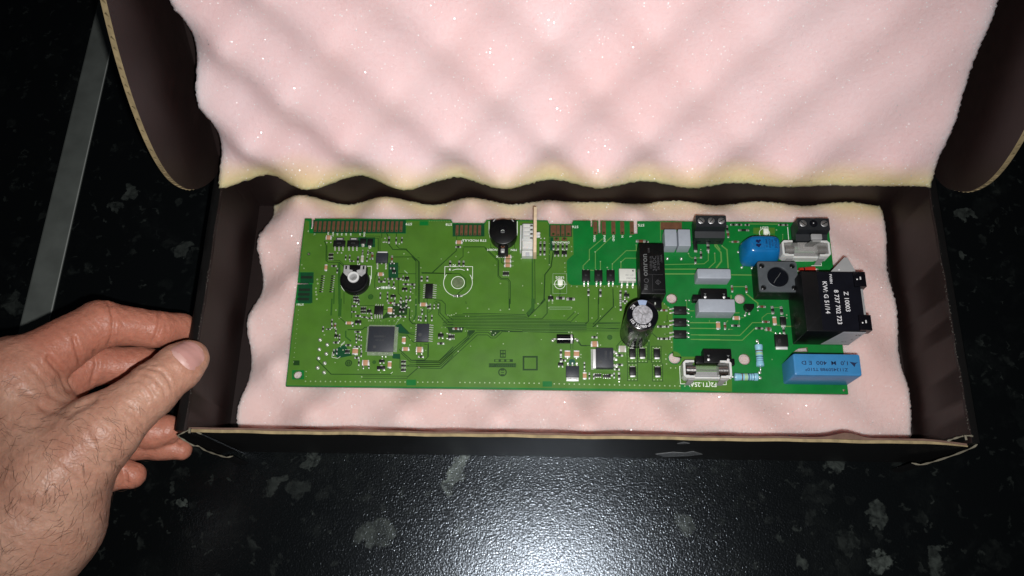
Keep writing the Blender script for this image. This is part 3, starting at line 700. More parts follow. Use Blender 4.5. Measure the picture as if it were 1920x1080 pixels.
# traces as gaps in the pour (dark) and tracks on the bare area (light)
DK = .38
for z, pts, w in (
    ('A', [(470, 370), (490, 420), (488, 590), (510, 610), (640, 612), (700, 670)], .5), ('A', [(500, 420), (500, 585), (640, 590), (690, 640)], .35),
    ('A', [(1115, 285), (1115, 340)], .4), ('A', [(880, 300), (950, 340), (1075, 340), (1075, 500)], .5), ('A', [(860, 290), (920, 315), (1095, 318), (1095, 500)], .35),
    ('A', [(1170, 285), (1190, 330), (1190, 400), (1240, 468), (1390, 470), (1525, 600), (1525, 1080)], .55), ('A', [(1280, 285), (1280, 420), (1310, 455), (1390, 460), (1500, 590), (1500, 740), (1300, 740)], .4),
    ('A', [(1200, 552), (1455, 550), (1500, 600), (1500, 990)], .45), ('A', [(1240, 600), (1310, 660), (1310, 700)], .3), ('A', [(1060, 720), (1038, 790), (1035, 900)], .35),
    ('A', [(1565, 735), (1900, 735)], .5), ('A', [(1690, 725), (1920, 510)], .5), ('A', [(1300, 800), (1300, 960), (1340, 1000)], .35),
    ('A', [(635, 620), (640, 1080)], 1.6), ('A', [(580, 900), (575, 1080)], .8), ('A', [(690, 950), (690, 1080)], .35), ('B', [(555, 0), (545, 190)], 1.0), ('B', [(650, 0), (640, 200)], 2.0),
    ('B', [(780, 0), (772, 220)], .35), ('B', [(800, 78), (1030, 80)], .35), ('B', [(1135, 120), (1180, 120)], .35), ('B', [(1500, 0), (1500, 180), (1470, 250)], 1.1), ('B', [(1430, 110), (1425, 240), (1460, 280), (1500, 285)], .6),
    ('B', [(640, 210), (720, 285)], .4), ('B', [(730, 350), (900, 345), (925, 322), (1000, 320)], .5), ('B', [(710, 360), (710, 430), (770, 480)], .9), ('B', [(380, 680), (545, 850), (1220, 852)], .5), ('B', [(895, 870), (1400, 872)], .3), ('B', [(895, 897), (1405, 897)], .3),
    ('B', [(1400, 885), (1530, 772)], .5), ('B', [(1530, 778), (1780, 785), (1920, 640)], .4), ('B', [(1310, 570), (1450, 695), (1760, 703), (1920, 540)], .5), ('B', [(1330, 610), (1440, 715), (1770, 720), (1920, 570)], .4), ('B', [(1320, 660), (1320, 780), (1430, 745), (1765, 742), (1920, 600)], .4), ('B', [(1400, 760), (1770, 762)], .35),
    ('B', [(1330, 290), (1440, 400), (1490, 405)], .4), ('B', [(1310, 385), (1490, 385)], .3), ('B', [(1310, 410), (1400, 410), (1470, 490), (1500, 492)], .4), ('B', [(1640, 500), (1640, 650), (1600, 690), (1430, 692)], .4), ('B', [(1510, 500), (1510, 560)], .35), ('B', [(1555, 500), (1555, 540)], .35),
    ('B', [(1590, 0), (1590, 280)], .35), ('B', [(1625, 0), (1628, 180), (1630, 280)], .35), ('B', [(1640, 160), (1700, 110)], .35), ('B', [(1700, 10), (1790, 20), (1830, 60), (1830, 170), (1920, 245)], .4), ('B', [(1720, 30), (1770, 50), (1770, 160), (1870, 265), (1920, 268)], .45), ('B', [(1700, 40), (1755, 80), (1755, 180), (1850, 290), (1920, 295)], .4),
    ('C', [(458, 310), (458, 360)], .35), ('C', [(530, 438), (770, 438), (930, 590), (930, 760), (960, 792), (1035, 795), (1060, 830), (1060, 1080)], .5), ('C', [(775, 455), (920, 600), (920, 770), (955, 805), (1030, 808), (1045, 840), (1045, 1080)], .3),
    ('C', [(455, 455), (455, 480), (185, 725)], .5), ('C', [(530, 450), (530, 545), (490, 580), (490, 680)], .4), ('C', [(60, 725), (320, 735), (490, 740), (560, 800), (560, 880), (465, 970)], .45), ('C', [(840, 440), (960, 560), (960, 610), (1000, 640)], .4), ('C', [(870, 440), (985, 560), (985, 600)], .3),
    ('C', [(1110, 400), (1110, 470), (1040, 520)], .35), ('C', [(840, 400), (840, 450)], .3), ('C', [(1310, 500), (1310, 1080)], 1.0), ('C', [(1335, 500), (1340, 1080)], .4), ('C', [(1380, 530), (1340, 545)], .3),
    ('C', [(1500, 330), (1500, 650)], .8), ('C', [(1545, 480), (1520, 660), (1450, 750), (1440, 1030), (1400, 1080)], .7), ('C', [(1620, 910), (1620, 980), (1590, 1010)], .4), ('C', [(1520, 850), (1520, 990)], .4), ('C', [(40, 560), (15, 560)], .3), ('C', [(0, 570), (38, 610), (38, 1080)], .5), ('C', [(560, 1050), (565, 1080)], .3),
    ('D', [(1315, 0), (1315, 100), (1260, 180)], 2.0), ('D', [(1450, 0), (1450, 20), (1260, 210)], .5), ('D', [(1050, 0), (1050, 120)], .7), ('D', [(1475, 30), (1475, 165), (1420, 225)], .5), ('D', [(1700, 235), (1790, 145)], .4), ('D', [(1725, 275), (1830, 170)], .4),
    ('D', [(0, 703), (260, 703), (580, 425), (585, 360)], .5), ('D', [(0, 722), (265, 722), (600, 440)], .4), ('D', [(0, 742), (270, 742), (660, 370)], .45), ('D', [(0, 762), (275, 762), (670, 385), (690, 378), (810, 378), (850, 418), (885, 418), (950, 362), (1740, 385)], .45), ('D', [(35, 780), (285, 785), (690, 408), (805, 408), (845, 442), (895, 442), (965, 378)], .4),
    ('D', [(1815, 480), (1855, 530), (1920, 532)], .4), ('D', [(1740, 510), (1740, 570)], .3), ('D', [(1765, 510), (1765, 570)], .3), ('D', [(90, 510), (135, 520), (130, 660), (90, 695)], .35),
    ('G', [(440, 0), (440, 255), (400, 290)], .55), ('G', [(550, 0), (550, 225), (490, 290)], .55), ('G', [(720, 0), (720, 90), (490, 320)], .7), ('G', [(530, 275), (800, 275)], .5), ('G', [(530, 330), (790, 340)], .4), ('G', [(240, 510), (240, 570)], .3), ('G', [(265, 510), (265, 570)], .3),
    ('G', [(330, 480), (360, 525), (470, 528)], .4), ('G', [(1030, 480), (1030, 530)], .4), ('G', [(1055, 480), (1055, 530)], .4), ('G', [(1120, 480), (1120, 690)], 1.2), ('G', [(1105, 688), (1150, 688)], .3), ('G', [(830, 450), (760, 530), (760, 570)], .4), ('G', [(850, 465), (790, 540)], .3), ('G', [(1135, 370), (1225, 450)], .45), ('G', [(1145, 355), (1180, 320)], .4), ('G', [(1325, 180), (1325, 260), (1290, 265)], .35), ('G', [(1290, 400), (1350, 400)], .35), ('G', [(520, 440), (540, 395)], .3),
    ('E', [(435, 905), (440, 1080)], .5), ('E', [(555, 905), (555, 1080)], .5), ('E', [(715, 905), (720, 1080)], .55)):
    trace(z, pts, w*.9, 'trace_dark' if w < .75 else 'trace_mid')
# parallel bus in the middle of the board
for k in range(13):
    y0 = 165+k*17.5; x0 = 540-0*k; x0 = (525, 430, 400, 370, 340, 310, 300, 300, 300, 320, 560, 680, 960)[k]; x1 = (1235, 1245, 1255, 1420, 1700, 1730, 1920, 1920, 1920, 1920, 1920, 1920, 1740)[k]
    sl = (270-y0)*.10
    pts = [(x0, y0+sl*.3), (x0+260, y0+sl*.15), (1200, y0*.86+38), (x1, y0*.86+40)]
    trace('D', pts, .36, 'trace_dark')
    if k % 2 == 0: trace('D', [(p[0]+(300 if i_ == 0 else 0), p[1]+8) for i_, p in enumerate(pts)], .14, 'trace_light')
for k in range(9):
    y0 = 268+k*13
    trace('G', [(0, y0), (380, y0+2), (500+(k % 3)*10, y0+1), (800, y0-3)], .22, 'trace_dark' if k % 2 else 'trace_mid')
for k in range(16):   # fan-out lines at the processor
    trace('B', [(985+k*17, 300), (985+k*17, 262-8*(k % 4))], .16, 'trace_dark')
for k in range(7): trace('A', [(1555-0*k, 868+k*24), (1535-8*(k % 3), 868+k*24)], .2, 'trace_dark')
LG = .55
for z, pts, w in (
    ('E', [(380, 690), (380, 650), (450, 580), (450, 470), (600, 345)], LG), ('E', [(518, 690), (518, 495), (700, 325)], LG), ('E', [(575, 690), (575, 605)], LG), ('E', [(708, 690), (708, 630), (865, 480), (1020, 480)], LG), ('E', [(805, 690), (805, 610), (855, 565), (1020, 565)], LG), ('E', [(978, 420), (978, 480)], LG), ('E', [(440, 700), (500, 702)], LG), ('E', [(950, 712), (1020, 712)], LG),
    ('E', [(1300, 637), (1740, 628), (1788, 590), (1788, 500)], .5), ('E', [(1300, 688), (1660, 688)], .65), ('E', [(1300, 742), (1640, 742)], .9), ('E', [(1570, 520), (1575, 545), (1600, 562), (1690, 562)], .35), ('E', [(1600, 383), (1920, 383)], .3), ('E', [(1860, 515), (1865, 610), (1790, 680)], .6), ('E', [(1860, 383), (1920, 470)], 1.0), ('E', [(1250, 160), (1250, 370)], .3),
    ('H', [(180, 385), (185, 430), (250, 500), (255, 600), (195, 678)], 1.0), ('H', [(260, 425), (318, 470), (332, 680)], .9), ('H', [(365, 752), (600, 755)], .8), ('H', [(365, 980), (365, 1080)], .9), ('H', [(375, 885), (530, 885)], .6), ('H', [(530, 960), (670, 1075)], .8), ('H', [(565, 180), (900, 182)], .7), ('H', [(945, 310), (945, 380)], .4), ('H', [(340, 380), (450, 385)], .5), ('H', [(320, 210), (330, 340)], .3),
    ('G', [(1560, 137), (1630, 137)], .5), ('G', [(1580, 270), (1880, 272)], .7), ('G', [(1580, 333), (1890, 336)], .6), ('G', [(1590, 407), (1920, 408)], .55), ('G', [(1590, 458), (1920, 460)], .55), ('G', [(1545, 20), (1545, 120)], .35), ('G', [(1800, 240), (1800, 270)], .4),
    ('I', [(0, 410), (465, 413), (605, 270), (715, 270)], .55), ('I', [(0, 462), (490, 468), (630, 335), (640, 335)], .55), ('I', [(715, 268), (712, 215), (770, 168), (820, 165)], .4), ('I', [(830, 298), (920, 298)], .6), ('I', [(975, 312), (1040, 312), (1085, 265)], .7), ('I', [(820, 100), (930, 100)], .4), ('I', [(400, 160), (460, 160)], .6), ('I', [(455, 215), (510, 215)], .35), ('I', [(455, 240), (455, 300)], .4), ('I', [(0, 270), (180, 272)], .7), ('I', [(600, 0), (665, 50), (665, 100)], .8), ('I', [(305, 275), (330, 245)], .5), ('I', [(330, 345), (385, 345)], .3), ('I', [(740, 350), (850, 380)], .3)):
    trace(z, pts, w*.8, 'trace_light')
# olive copper islands on the bare area and the earth pad
rect('H', 615, 222, 858, 290, 'mask_olive', L0+.01); rect('H', 640, 300, 860, 345, 'mask_olive', L0+.01)
rect('E', 1245, 160, 1490, 245, 'copper_pad', L0+.012); rect('E', 1300, 245, 1340, 400, 'mask_olive', L0+.01)
rect('E', 920, 760, 985, 1080, 'mask_olive', L0+.004) if False else None
# etched marks
rect('D', 945, 578, 1010, 665, 'trace_dark', L1+.03); rect('D', 880, 682, 1090, 712, 'trace_dark', L1+.03); rect('D', 820, 728, 1126, 772, 'trace_dark', L1+.03)
for k in range(4): rect('D', 955+(k % 2)*28, 588+(k//2)*40, 975+(k % 2)*28, 612+(k//2)*40, 'mask_olive', L1+.04)
for k in range(3): rect('D', 892+k*62, 686, 930+k*62, 708, 'mask_olive', L1+.04)
c = bp('D', 973, 828); tr.ring(*c, 1.7, 2.3, L1+.03, 'trace_dark'); rect('D', 955, 795, 990, 810, 'trace_dark', L1+.03); rect('D', 955, 826, 990, 834, 'trace_dark', L1+.03); rect('D', 955, 850, 990, 862, 'trace_dark', L1+.03)
for (x0, y0, x1, y1) in ((1200, 645, 1370, 664), (1200, 790, 1370, 808), (1200, 664, 1219, 790), (1351, 664, 1370, 790)): rect('D', x0, y0, x1, y1, 'trace_dark', L1+.03)
c = bp('B', 742, 725); tr.disc(*c, 1.9, L1+.03, 'trace_dark', 20); tr.ring(*c, 1.05, 1.3, L1+.04, 'mask_olive'); tr.strip([(c[0]-1.2, c[1]), (c[0]+1.2, c[1])], .2, L1+.042, 'mask_olive'); tr.strip([(c[0], c[1]-1.2), (c[0], c[1]+1.2)], .2, L1+.044, 'mask_olive')
for z, x, y, r in (('A', 990, 1000, 1.5), ('G', 680, 435, 1.4), ('B', 1030, 715, 1.0)):
    c = bp(z, x, y); tr.disc(*c, r, L1+.03, 'trace_mid', 18); tr.ring(*c, r*.85, r, L1+.035, 'trace_dark')
c = bp('D', 1755, 715); tr.disc(*c, 1.8, L1+.05, 'teal_dot', 20)
obj('printed_tracks', tr, board, smooth=False, kind='stuff')
# vias and stitching holes
vi = MB()
def via(z, x, y, r=.33, m='via'):
    c = bp(z, x, y); vi.disc(*c, r, L2+.02, m, 8); vi.disc(*c, r*.4, L2+.03, 'trace_dark', 6)
for k in range(21): via('B', 258+k*56, 930+k*.4, .36)
for k in range(6): via('B', 1520+k*56, 940, .36)
for k in range(17): via('D', 495+k*55.6, 943+k*.6, .36)
for k in range(27): via('G', 55+k*56.5, 958+k*1.0, .36)
for k in range(12): via('B', 180-k*5.2, 130+k*53, .22)
for k in range(9): via('C', 150+k*28, 147, .16)
for k in range(3): via('C', 1500+k*0, 400+k*60, .18)
for z, x, y in (('A', 240, 680), ('A', 215, 640), ('A', 430, 420), ('A', 1365, 515), ('A', 1785, 573), ('A', 1555, 675), ('A', 1770, 870), ('A', 1465, 960), ('A', 1410, 572), ('B', 500, 130), ('B', 600, 130), ('B', 470, 408), ('B', 590, 720), ('B', 850, 800), ('B', 890, 880), ('B', 1530, 770), ('B', 655, 213), ('B', 635, 225), ('B', 265, 820), ('B', 265, 875),
                ('B', 970, 248), ('B', 995, 248), ('B', 1020, 250), ('B', 1105, 250), ('B', 1200, 250), ('B', 1255, 250), ('B', 1300, 235), ('B', 1360, 248), ('B', 1445, 330), ('B', 1440, 460), ('B', 1430, 522), ('B', 1500, 70), ('B', 1555, 115), ('B', 1460, 195), ('B', 1440, 215), ('B', 1480, 250), ('B', 1455, 140), ('B', 1400, 75), ('B', 1610, 582), ('B', 1100, 832), ('B', 650, 540), ('B', 680, 578), ('B', 1790, 325), ('B', 1830, 325), ('B', 1800, 228), ('B', 1855, 185), ('B', 1880, 190),
                ('C', 285, 573), ('C', 55, 678), ('C', 450, 545), ('C', 890, 645), ('C', 1090, 550), ('C', 1090, 600), ('C', 1090, 650), ('C', 950, 850), ('C', 1200, 875), ('C', 1415, 848), ('C', 1500, 640), ('C', 1680, 620), ('C', 1680, 718), ('C', 1750, 880), ('C', 1185, 570), ('C', 270, 870), ('C', 590, 500), ('C', 1455, 570),
                ('D', 580, 108), ('D', 820, 118), ('D', 950, 130), ('D', 1205, 130), ('D', 1050, 120), ('D', 1340, 190), ('D', 1668, 193), ('D', 1800, 258), ('D', 1790, 150), ('D', 1825, 165), ('D', 360, 183), ('D', 400, 185), ('D', 428, 180), ('D', 450, 165), ('D', 560, 197), ('D', 592, 198), ('D', 300, 228), ('D', 290, 323), ('D', 555, 365), ('D', 582, 363), ('D', 845, 370), ('D', 893, 388), ('D', 872, 408), ('D', 1045, 370), ('D', 1410, 460), ('D', 982, 508), ('D', 615, 535), ('D', 475, 593), ('D', 33, 772), ('D', 1720, 380), ('D', 1750, 380), ('D', 1372, 58), ('D', 1535, 50), ('D', 1495, 103), ('D', 1750, 103),
                ('E', 450, 580), ('E', 515, 495), ('E', 575, 603), ('E', 708, 630), ('E', 805, 607), ('E', 652, 670), ('E', 253, 880), ('E', 310, 885), ('E', 620, 885), ('E', 765, 885), ('E', 175, 620), ('E', 175, 668), ('E', 175, 718), ('E', 250, 435), ('E', 250, 490), ('E', 510, 1018), ('E', 975, 415), ('E', 1565, 513), ('E', 1860, 510), ('E', 1703, 468), ('E', 1635, 633), ('E', 1695, 562),
                ('G', 165, 195), ('G', 480, 218), ('G', 575, 198), ('G', 600, 118), ('G', 743, 95), ('G', 705, 230), ('G', 300, 257), ('G', 540, 310), ('G', 575, 523), ('G', 540, 390), ('G', 1295, 265), ('G', 1300, 400), ('G', 1310, 628), ('G', 1310, 680), ('G', 1318, 735), ('G', 1365, 780), ('G', 1420, 780), ('G', 1480, 780), ('G', 1375, 490), ('G', 1375, 548), ('G', 1295, 60), ('G', 1340, 100), ('G', 1120, 475), ('G', 1600, 205), ('G', 355, 630), ('G', 355, 662),
                ('H', 262, 425), ('H', 183, 510), ('H', 945, 300), ('H', 875, 248), ('H', 610, 315), ('H', 735, 1070), ('I', 990, 185), ('I', 990, 218), ('I', 735, 50), ('I', 340, 345), ('I', 745, 352), ('I', 955, 355), ('I', 825, 685)):
    via(z, x, y, random.choice((.26, .32, .38)))
for z, x, y in (('A', 390, 805), ('A', 395, 850), ('A', 375, 905), ('A', 375, 945), ('A', 380, 975), ('A', 385, 1025)): via(z, x, y, .5)
obj('vias', vi, board, smooth=False, kind='stuff')
# through-hole solder joints: one part each
def joint(z, x, y, r=1.05, h=.9, m='solder'):
    c = bp(z, x, y); mb = MB(); mb.cyl(0, 0, [(0, r*1.1), (.12, r)], 'solder_dull', 14); mb.dome(0, 0, .1, r*.85, h, m, 12, 4)
    return obj('solder_joint', mb, board, (c[0], c[1], L1+.02), ang=60)
for x, y in ((420, 462), (500, 517), (412, 570), (490, 620), (403, 670), (472, 725), (392, 777), (467, 830)): joint('B', x, y, 1.0, .8)
for z, x, y, r in (('E', 1328, 570, .8), ('E', 1485, 572, .8), ('C', 380, 690, .8), ('C', 580, 690, .8), ('C', 465, 990, .85)): joint(z, x, y, r, .6)

# ---- edge contact fingers
def finger(z, x, y0, y1, w, m='copper_pad'):
    a, b_ = bp(z, x, y0), bp(z, x, y1); d = abs(a[1]-b_[1]); ww = abs(bp(z, x+w/2, y1)[0]-bp(z, x-w/2, y1)[0])
    mb = MB(); mb.box(0, 0, 0, .05, ww, d, m); mb.disc(0, -d/2+ww*.45, ww*.25, .055, 'trace_dark', 8)
    return obj('contact_pad', mb, board, ((a[0]+b_[0])/2, (a[1]+b_[1])/2, L1), smooth=False)
for k in range(20): finger('A', 370+k*50.7, 150, 268, 31)
for k in range(6): finger('C', 462+k*50.6, 193, 308, 33)
for x, w in ((1545, 62), (1600, 38), (1652, 36), (1715, 62)): finger('C', x, 195, 318, w)
for x in (1580, 1670): finger('C', x, 330, 370, 62)
for x in (518, 612, 720, 820, 928): finger('E', x, 152, 298, 46)
for y, dx in ((780, 0), (920, -25), (972, -33), (1025, -40)):
    a = bp('A', 270+dx, y); mb = MB(); mb.box(0, 0, 0, .05, 6.6, 1.5, 'finger_dark'); obj('contact_pad', mb, board, (*a, L1), smooth=False)

# ---- silkscreen print
sk = MB()
def txt(z, x, y, s, size, rot, m='silk', sx=1.0):
    c = bp(z, x, y); tm = MB(); text_to(tm, s, size, 0, 0, 0, rot, m, sx); obj('printed_text', tm, board, (c[0], c[1], L4), smooth=False)
U = PI; V = -PI/2
for z, x, y, s in (('A', 1420, 180, 'ST9'), ('A', 1870, 185, 'ST8'), ('C', 1790, 212, 'ST6'), ('E', 1032, 193, 'ST5')): txt(z, x, y, s, 2.1, U, sx=1.15)
txt('C', 655, 365, 'ST8 MODULE', 1.9, U, sx=1.25); txt('C', 858, 470, 'NORM', 1.8, U, sx=1.1); txt('C', 1100, 472, 'MIN', 1.8, U, sx=1.1); txt('C', 945, 547, 'MAX', 1.8, U, sx=1.15)
txt('C', 1628, 388, 'DIAGNOSE', 1.75, U, sx=1.15); txt('C', 1618, 783, 'LED2', 1.9, U, sx=1.15); txt('H', 735, 222, 'LED1', 1.9, U, sx=1.15); txt('C', 430, 645, 'P2', 1.9, U); txt('A', 852, 634, 'P1', 1.8, U)
txt('B', 195, 65, 'ST81', 1.6, U, sx=1.3); txt('G', 1722, 965, 'F2(T1.25A)', 3.3, U, sx=1.0)
for x, y, s in ((508, 345, 'HALL'), (618, 345, 'PWM'), (720, 340, 'GND'), (820, 322, 'N'), (915, 322, 'L')): txt('E', x, y, s, 1.75, V)
for x, s in ((358, 'PL'), (510, 'NTC'), (565, 'NTC'), (615, '0V'), (663, '0V'), (713, '0V'), (765, '0V'), (870, '0V'), (918, 'GND')): txt('A', x, 298, s, 1.35, V, 'silk_dim' if s == 'PL' else 'silk')
txt('A', 288, 260, '1', 1.5, U)
txt('D', 973, 750, '361330/0037_v01', 1.9, U, 'trace_mid', 1.1)
def sline(z, pts, w=.28, m='silk'):
    lay[0] = (lay[0]+1) % 14; sk.strip([bp(z, *p) for p in pts], w, L3+lay[0]*.001, m)
def srect(z, x0, y0, x1, y1, w=.2, m='silk_dim'):
    sline(z, [(x0, y0), (x1, y0), (x1, y1), (x0, y1), (x0, y0)], w, m)
c = bp('C', 472, 840); sk.disc(*c, 3.0, L2, 'hole_shade_grey', 30); R_ = abs(bp('C', 637, 840)[0]-c[0]); sk.ring(*c, R_-.3, R_, L3, 'silk', 60, PI*.80, PI*2.20)  # flat disc stands for the hole, shaded foam painted into its colour
sline('C', [(322, 800), (325, 660), (637, 660), (636, 800)]); sk.ring(*c, 3.45, 3.8, L3, 'silk', 40); sk.ring(*c, R_-.3, R_, L3+.004, 'silk', 30, PI*.36, PI*.64)
sk.ring(*bp('C', 1618, 855), 2.75, 3.05, L3, 'silk', 36); sline('C', [(1545, 858), (1700, 858)], .2)
for s_ in (((1540, 740), (1540, 962)), ((1695, 740), (1695, 962)), ((1540, 740), (1695, 740)), ((1540, 962), (1695, 962))): sline('C', s_, .16, 'silk_dim')
sk.ring(*bp('H', 740, 285), 2.75, 3.05, L3, 'silk', 36)
c = bp('C', 982, 285); sk.ring(c[0], c[1], 7.75, 8.1, L3, 'silk', 50, PI*1.0, PI*2.0); sline('C', [(1140, 150), (1140, 290)], .35); sline('C', [(822, 290), (822, 150)], .3)
c = bp('A', 820, 815); sk.ring(*c, 8.3, 8.65, L3, 'silk', 50, PI*1.1, PI*2.12); sline('A', [(950, 656), (1000, 656), (998, 800)], .3)
sline('G', [(1500, 760), (1465, 762), (1475, 958), (1600, 960)], .28); sline('I', [(195, 970), (310, 968), (308, 905)], .28); sline('I', [(0, 908), (200, 908)], .25)
sline('H', [(1000, 215), (1012, 360)], .35); sline('H', [(1060, 598), (1290, 598)], .28); sline('H', [(1268, 650), (1380, 650), (1375, 590)], .28)
for z, x0, y0, x1, y1 in (('G', 875, 532, 990, 722), ('G', 995, 532, 1105, 720), ('G', 1150, 535, 1258, 720), ('G', 880, 732, 992, 925), ('G', 1160, 735, 1275, 928)):
    srect(z, x0, y0, x1, y1, .3, 'trace_dark')
    for k in range(3):
        for yy in (y0+16, y1-14):
            c = bp(z, x0+18+k*(x1-x0-36)/2, yy); sk.disc(*c, .28, L3+.02, 'via', 7)
    for k in range(3):
        for xx in (x0+10, x1-10):
            c = bp(z, xx, y0+60+k*40); sk.disc(*c, .22, L3+.02, 'trace_dark', 6)
for k in range(2): sline('B', [(655, 520-k*10+k*20), (700, 480+k*14)], .18, 'silk')
sline('B', [(560, 600), (555, 660), (620, 672), (650, 650)], .18); sline('B', [(1330, 215), (1290, 260), (1270, 290)], .2, 'silk_dim')
sline('A', [(1370, 705), (1405, 735)], .5, 'silk_dim')
sline('B', [(1215, 845), (1240, 825)], .2); sline('D', [(1500, 95), (1750, 95)], .2, 'silk_dim'); sline('D', [(1500, 118), (1750, 118)], .2, 'silk_dim')
obj('silkscreen_lines', sk, board, smooth=False, kind='stuff')

# ---- small surface-mount parts
CH = {}
def dims(z, x, y, w, h):
    return abs(bp(z, x+w/2, y)[0]-bp(z, x-w/2, y)[0]), abs(bp(z, x, y+h/2)[1]-bp(z, x, y-h/2)[1])
def smd(kind, z, x, y, w, h):
    c = bp(z, x, y); ww, dd = dims(z, x, y, w, h); ww = round(ww*2)/2 or .5; dd = round(dd*2)/2 or .5
    key = (kind, ww, dd)
    if key not in CH:
        mb = MB(); hor = ww >= dd; L_ = ww if hor else dd; T_ = dd if hor else ww
        def bx(c0, l, t, z0, z1, m, ch=.08):
            if hor: mb.box(c0, 0, z0, z1, l, t, m, c=ch)
            else: mb.box(0, c0, z0, z1, t, l, m, c=ch)
        if kind in ('c', 'g', 'r', 'b'):
            body = {'c': 'tan_cap', 'g': 'grey_cap_chip', 'r': 'res_black', 'b': 'res_brown'}[kind]
            hgt = {'c': 1.0, 'g': 1.0, 'r': .5, 'b': .5}[kind]*(.7+.1*min(T_, 3))
            e = L_*(.14 if kind in 'cg' else .27)
            bx(0, L_-2*e, T_*(1 if kind in 'cg' else .8), .12, hgt, body)
            for s_ in (-1, 1): bx(s_*(L_/2-e/2), e, T_*(1 if kind in 'cg' else .85), .05, hgt+.02, 'tin_white' if kind in 'cg' else 'solder_dull'); bx(s_*(L_/2+.16), .42, T_*.9, .0, hgt*.4, 'solder_dull', .12); mb.dome(s_*(L_/2+.05) if hor else 0, 0 if hor else s_*(L_/2+.05), hgt*.35, min(.34, T_*.3), .3, 'tin_white', 6, 2)  # small white domes paint glints onto the dull solder
        elif kind == 'p':                                   # bare pair of solder pads
            for s_ in (-1, 1):
                cc = s_*(L_/2-.35)
                mb.dome(cc if hor else 0, 0 if hor else cc, 0, .48, .3, 'solder', 8, 2)
        elif kind == 's':                                   # three-legged transistor
            mb.box(0, 0, .15, 1.0, ww, dd*.55, 'ic_black', c=.12)
            for xx in (-ww*.33, ww*.33): mb.box(xx, -dd*.38, 0, .28, ww*.26, dd*.3, 'solder', c=.1)
            mb.box(0, dd*.38, 0, .28, ww*.26, dd*.3, 'solder', c=.1)
        elif kind == 'n':                                   # four-way resistor network
            mb.box(0, 0, .1, .5, ww*.86, dd*.6, 'res_black', c=.06)
            for i in range(4):
                for s_ in (-1, 1):
                    mb.box(-ww/2+ww*(i+.5)/4, s_*dd*.38, 0, .35, ww*.13, dd*.2, 'solder', c=.06)
        me = mb.mesh('chip'); auto_smooth(me); CH[key] = me
    name = {'c': 'ceramic_capacitor', 'g': 'ceramic_capacitor', 'r': 'chip_resistor', 'b': 'chip_resistor', 'p': 'solder_pad', 's': 'transistor', 'n': 'resistor_network'}[kind]
    o = link(name, CH[key], board, (c[0], c[1], L1+.02))
    o.rotation_euler.z = random.uniform(-.02, .02)
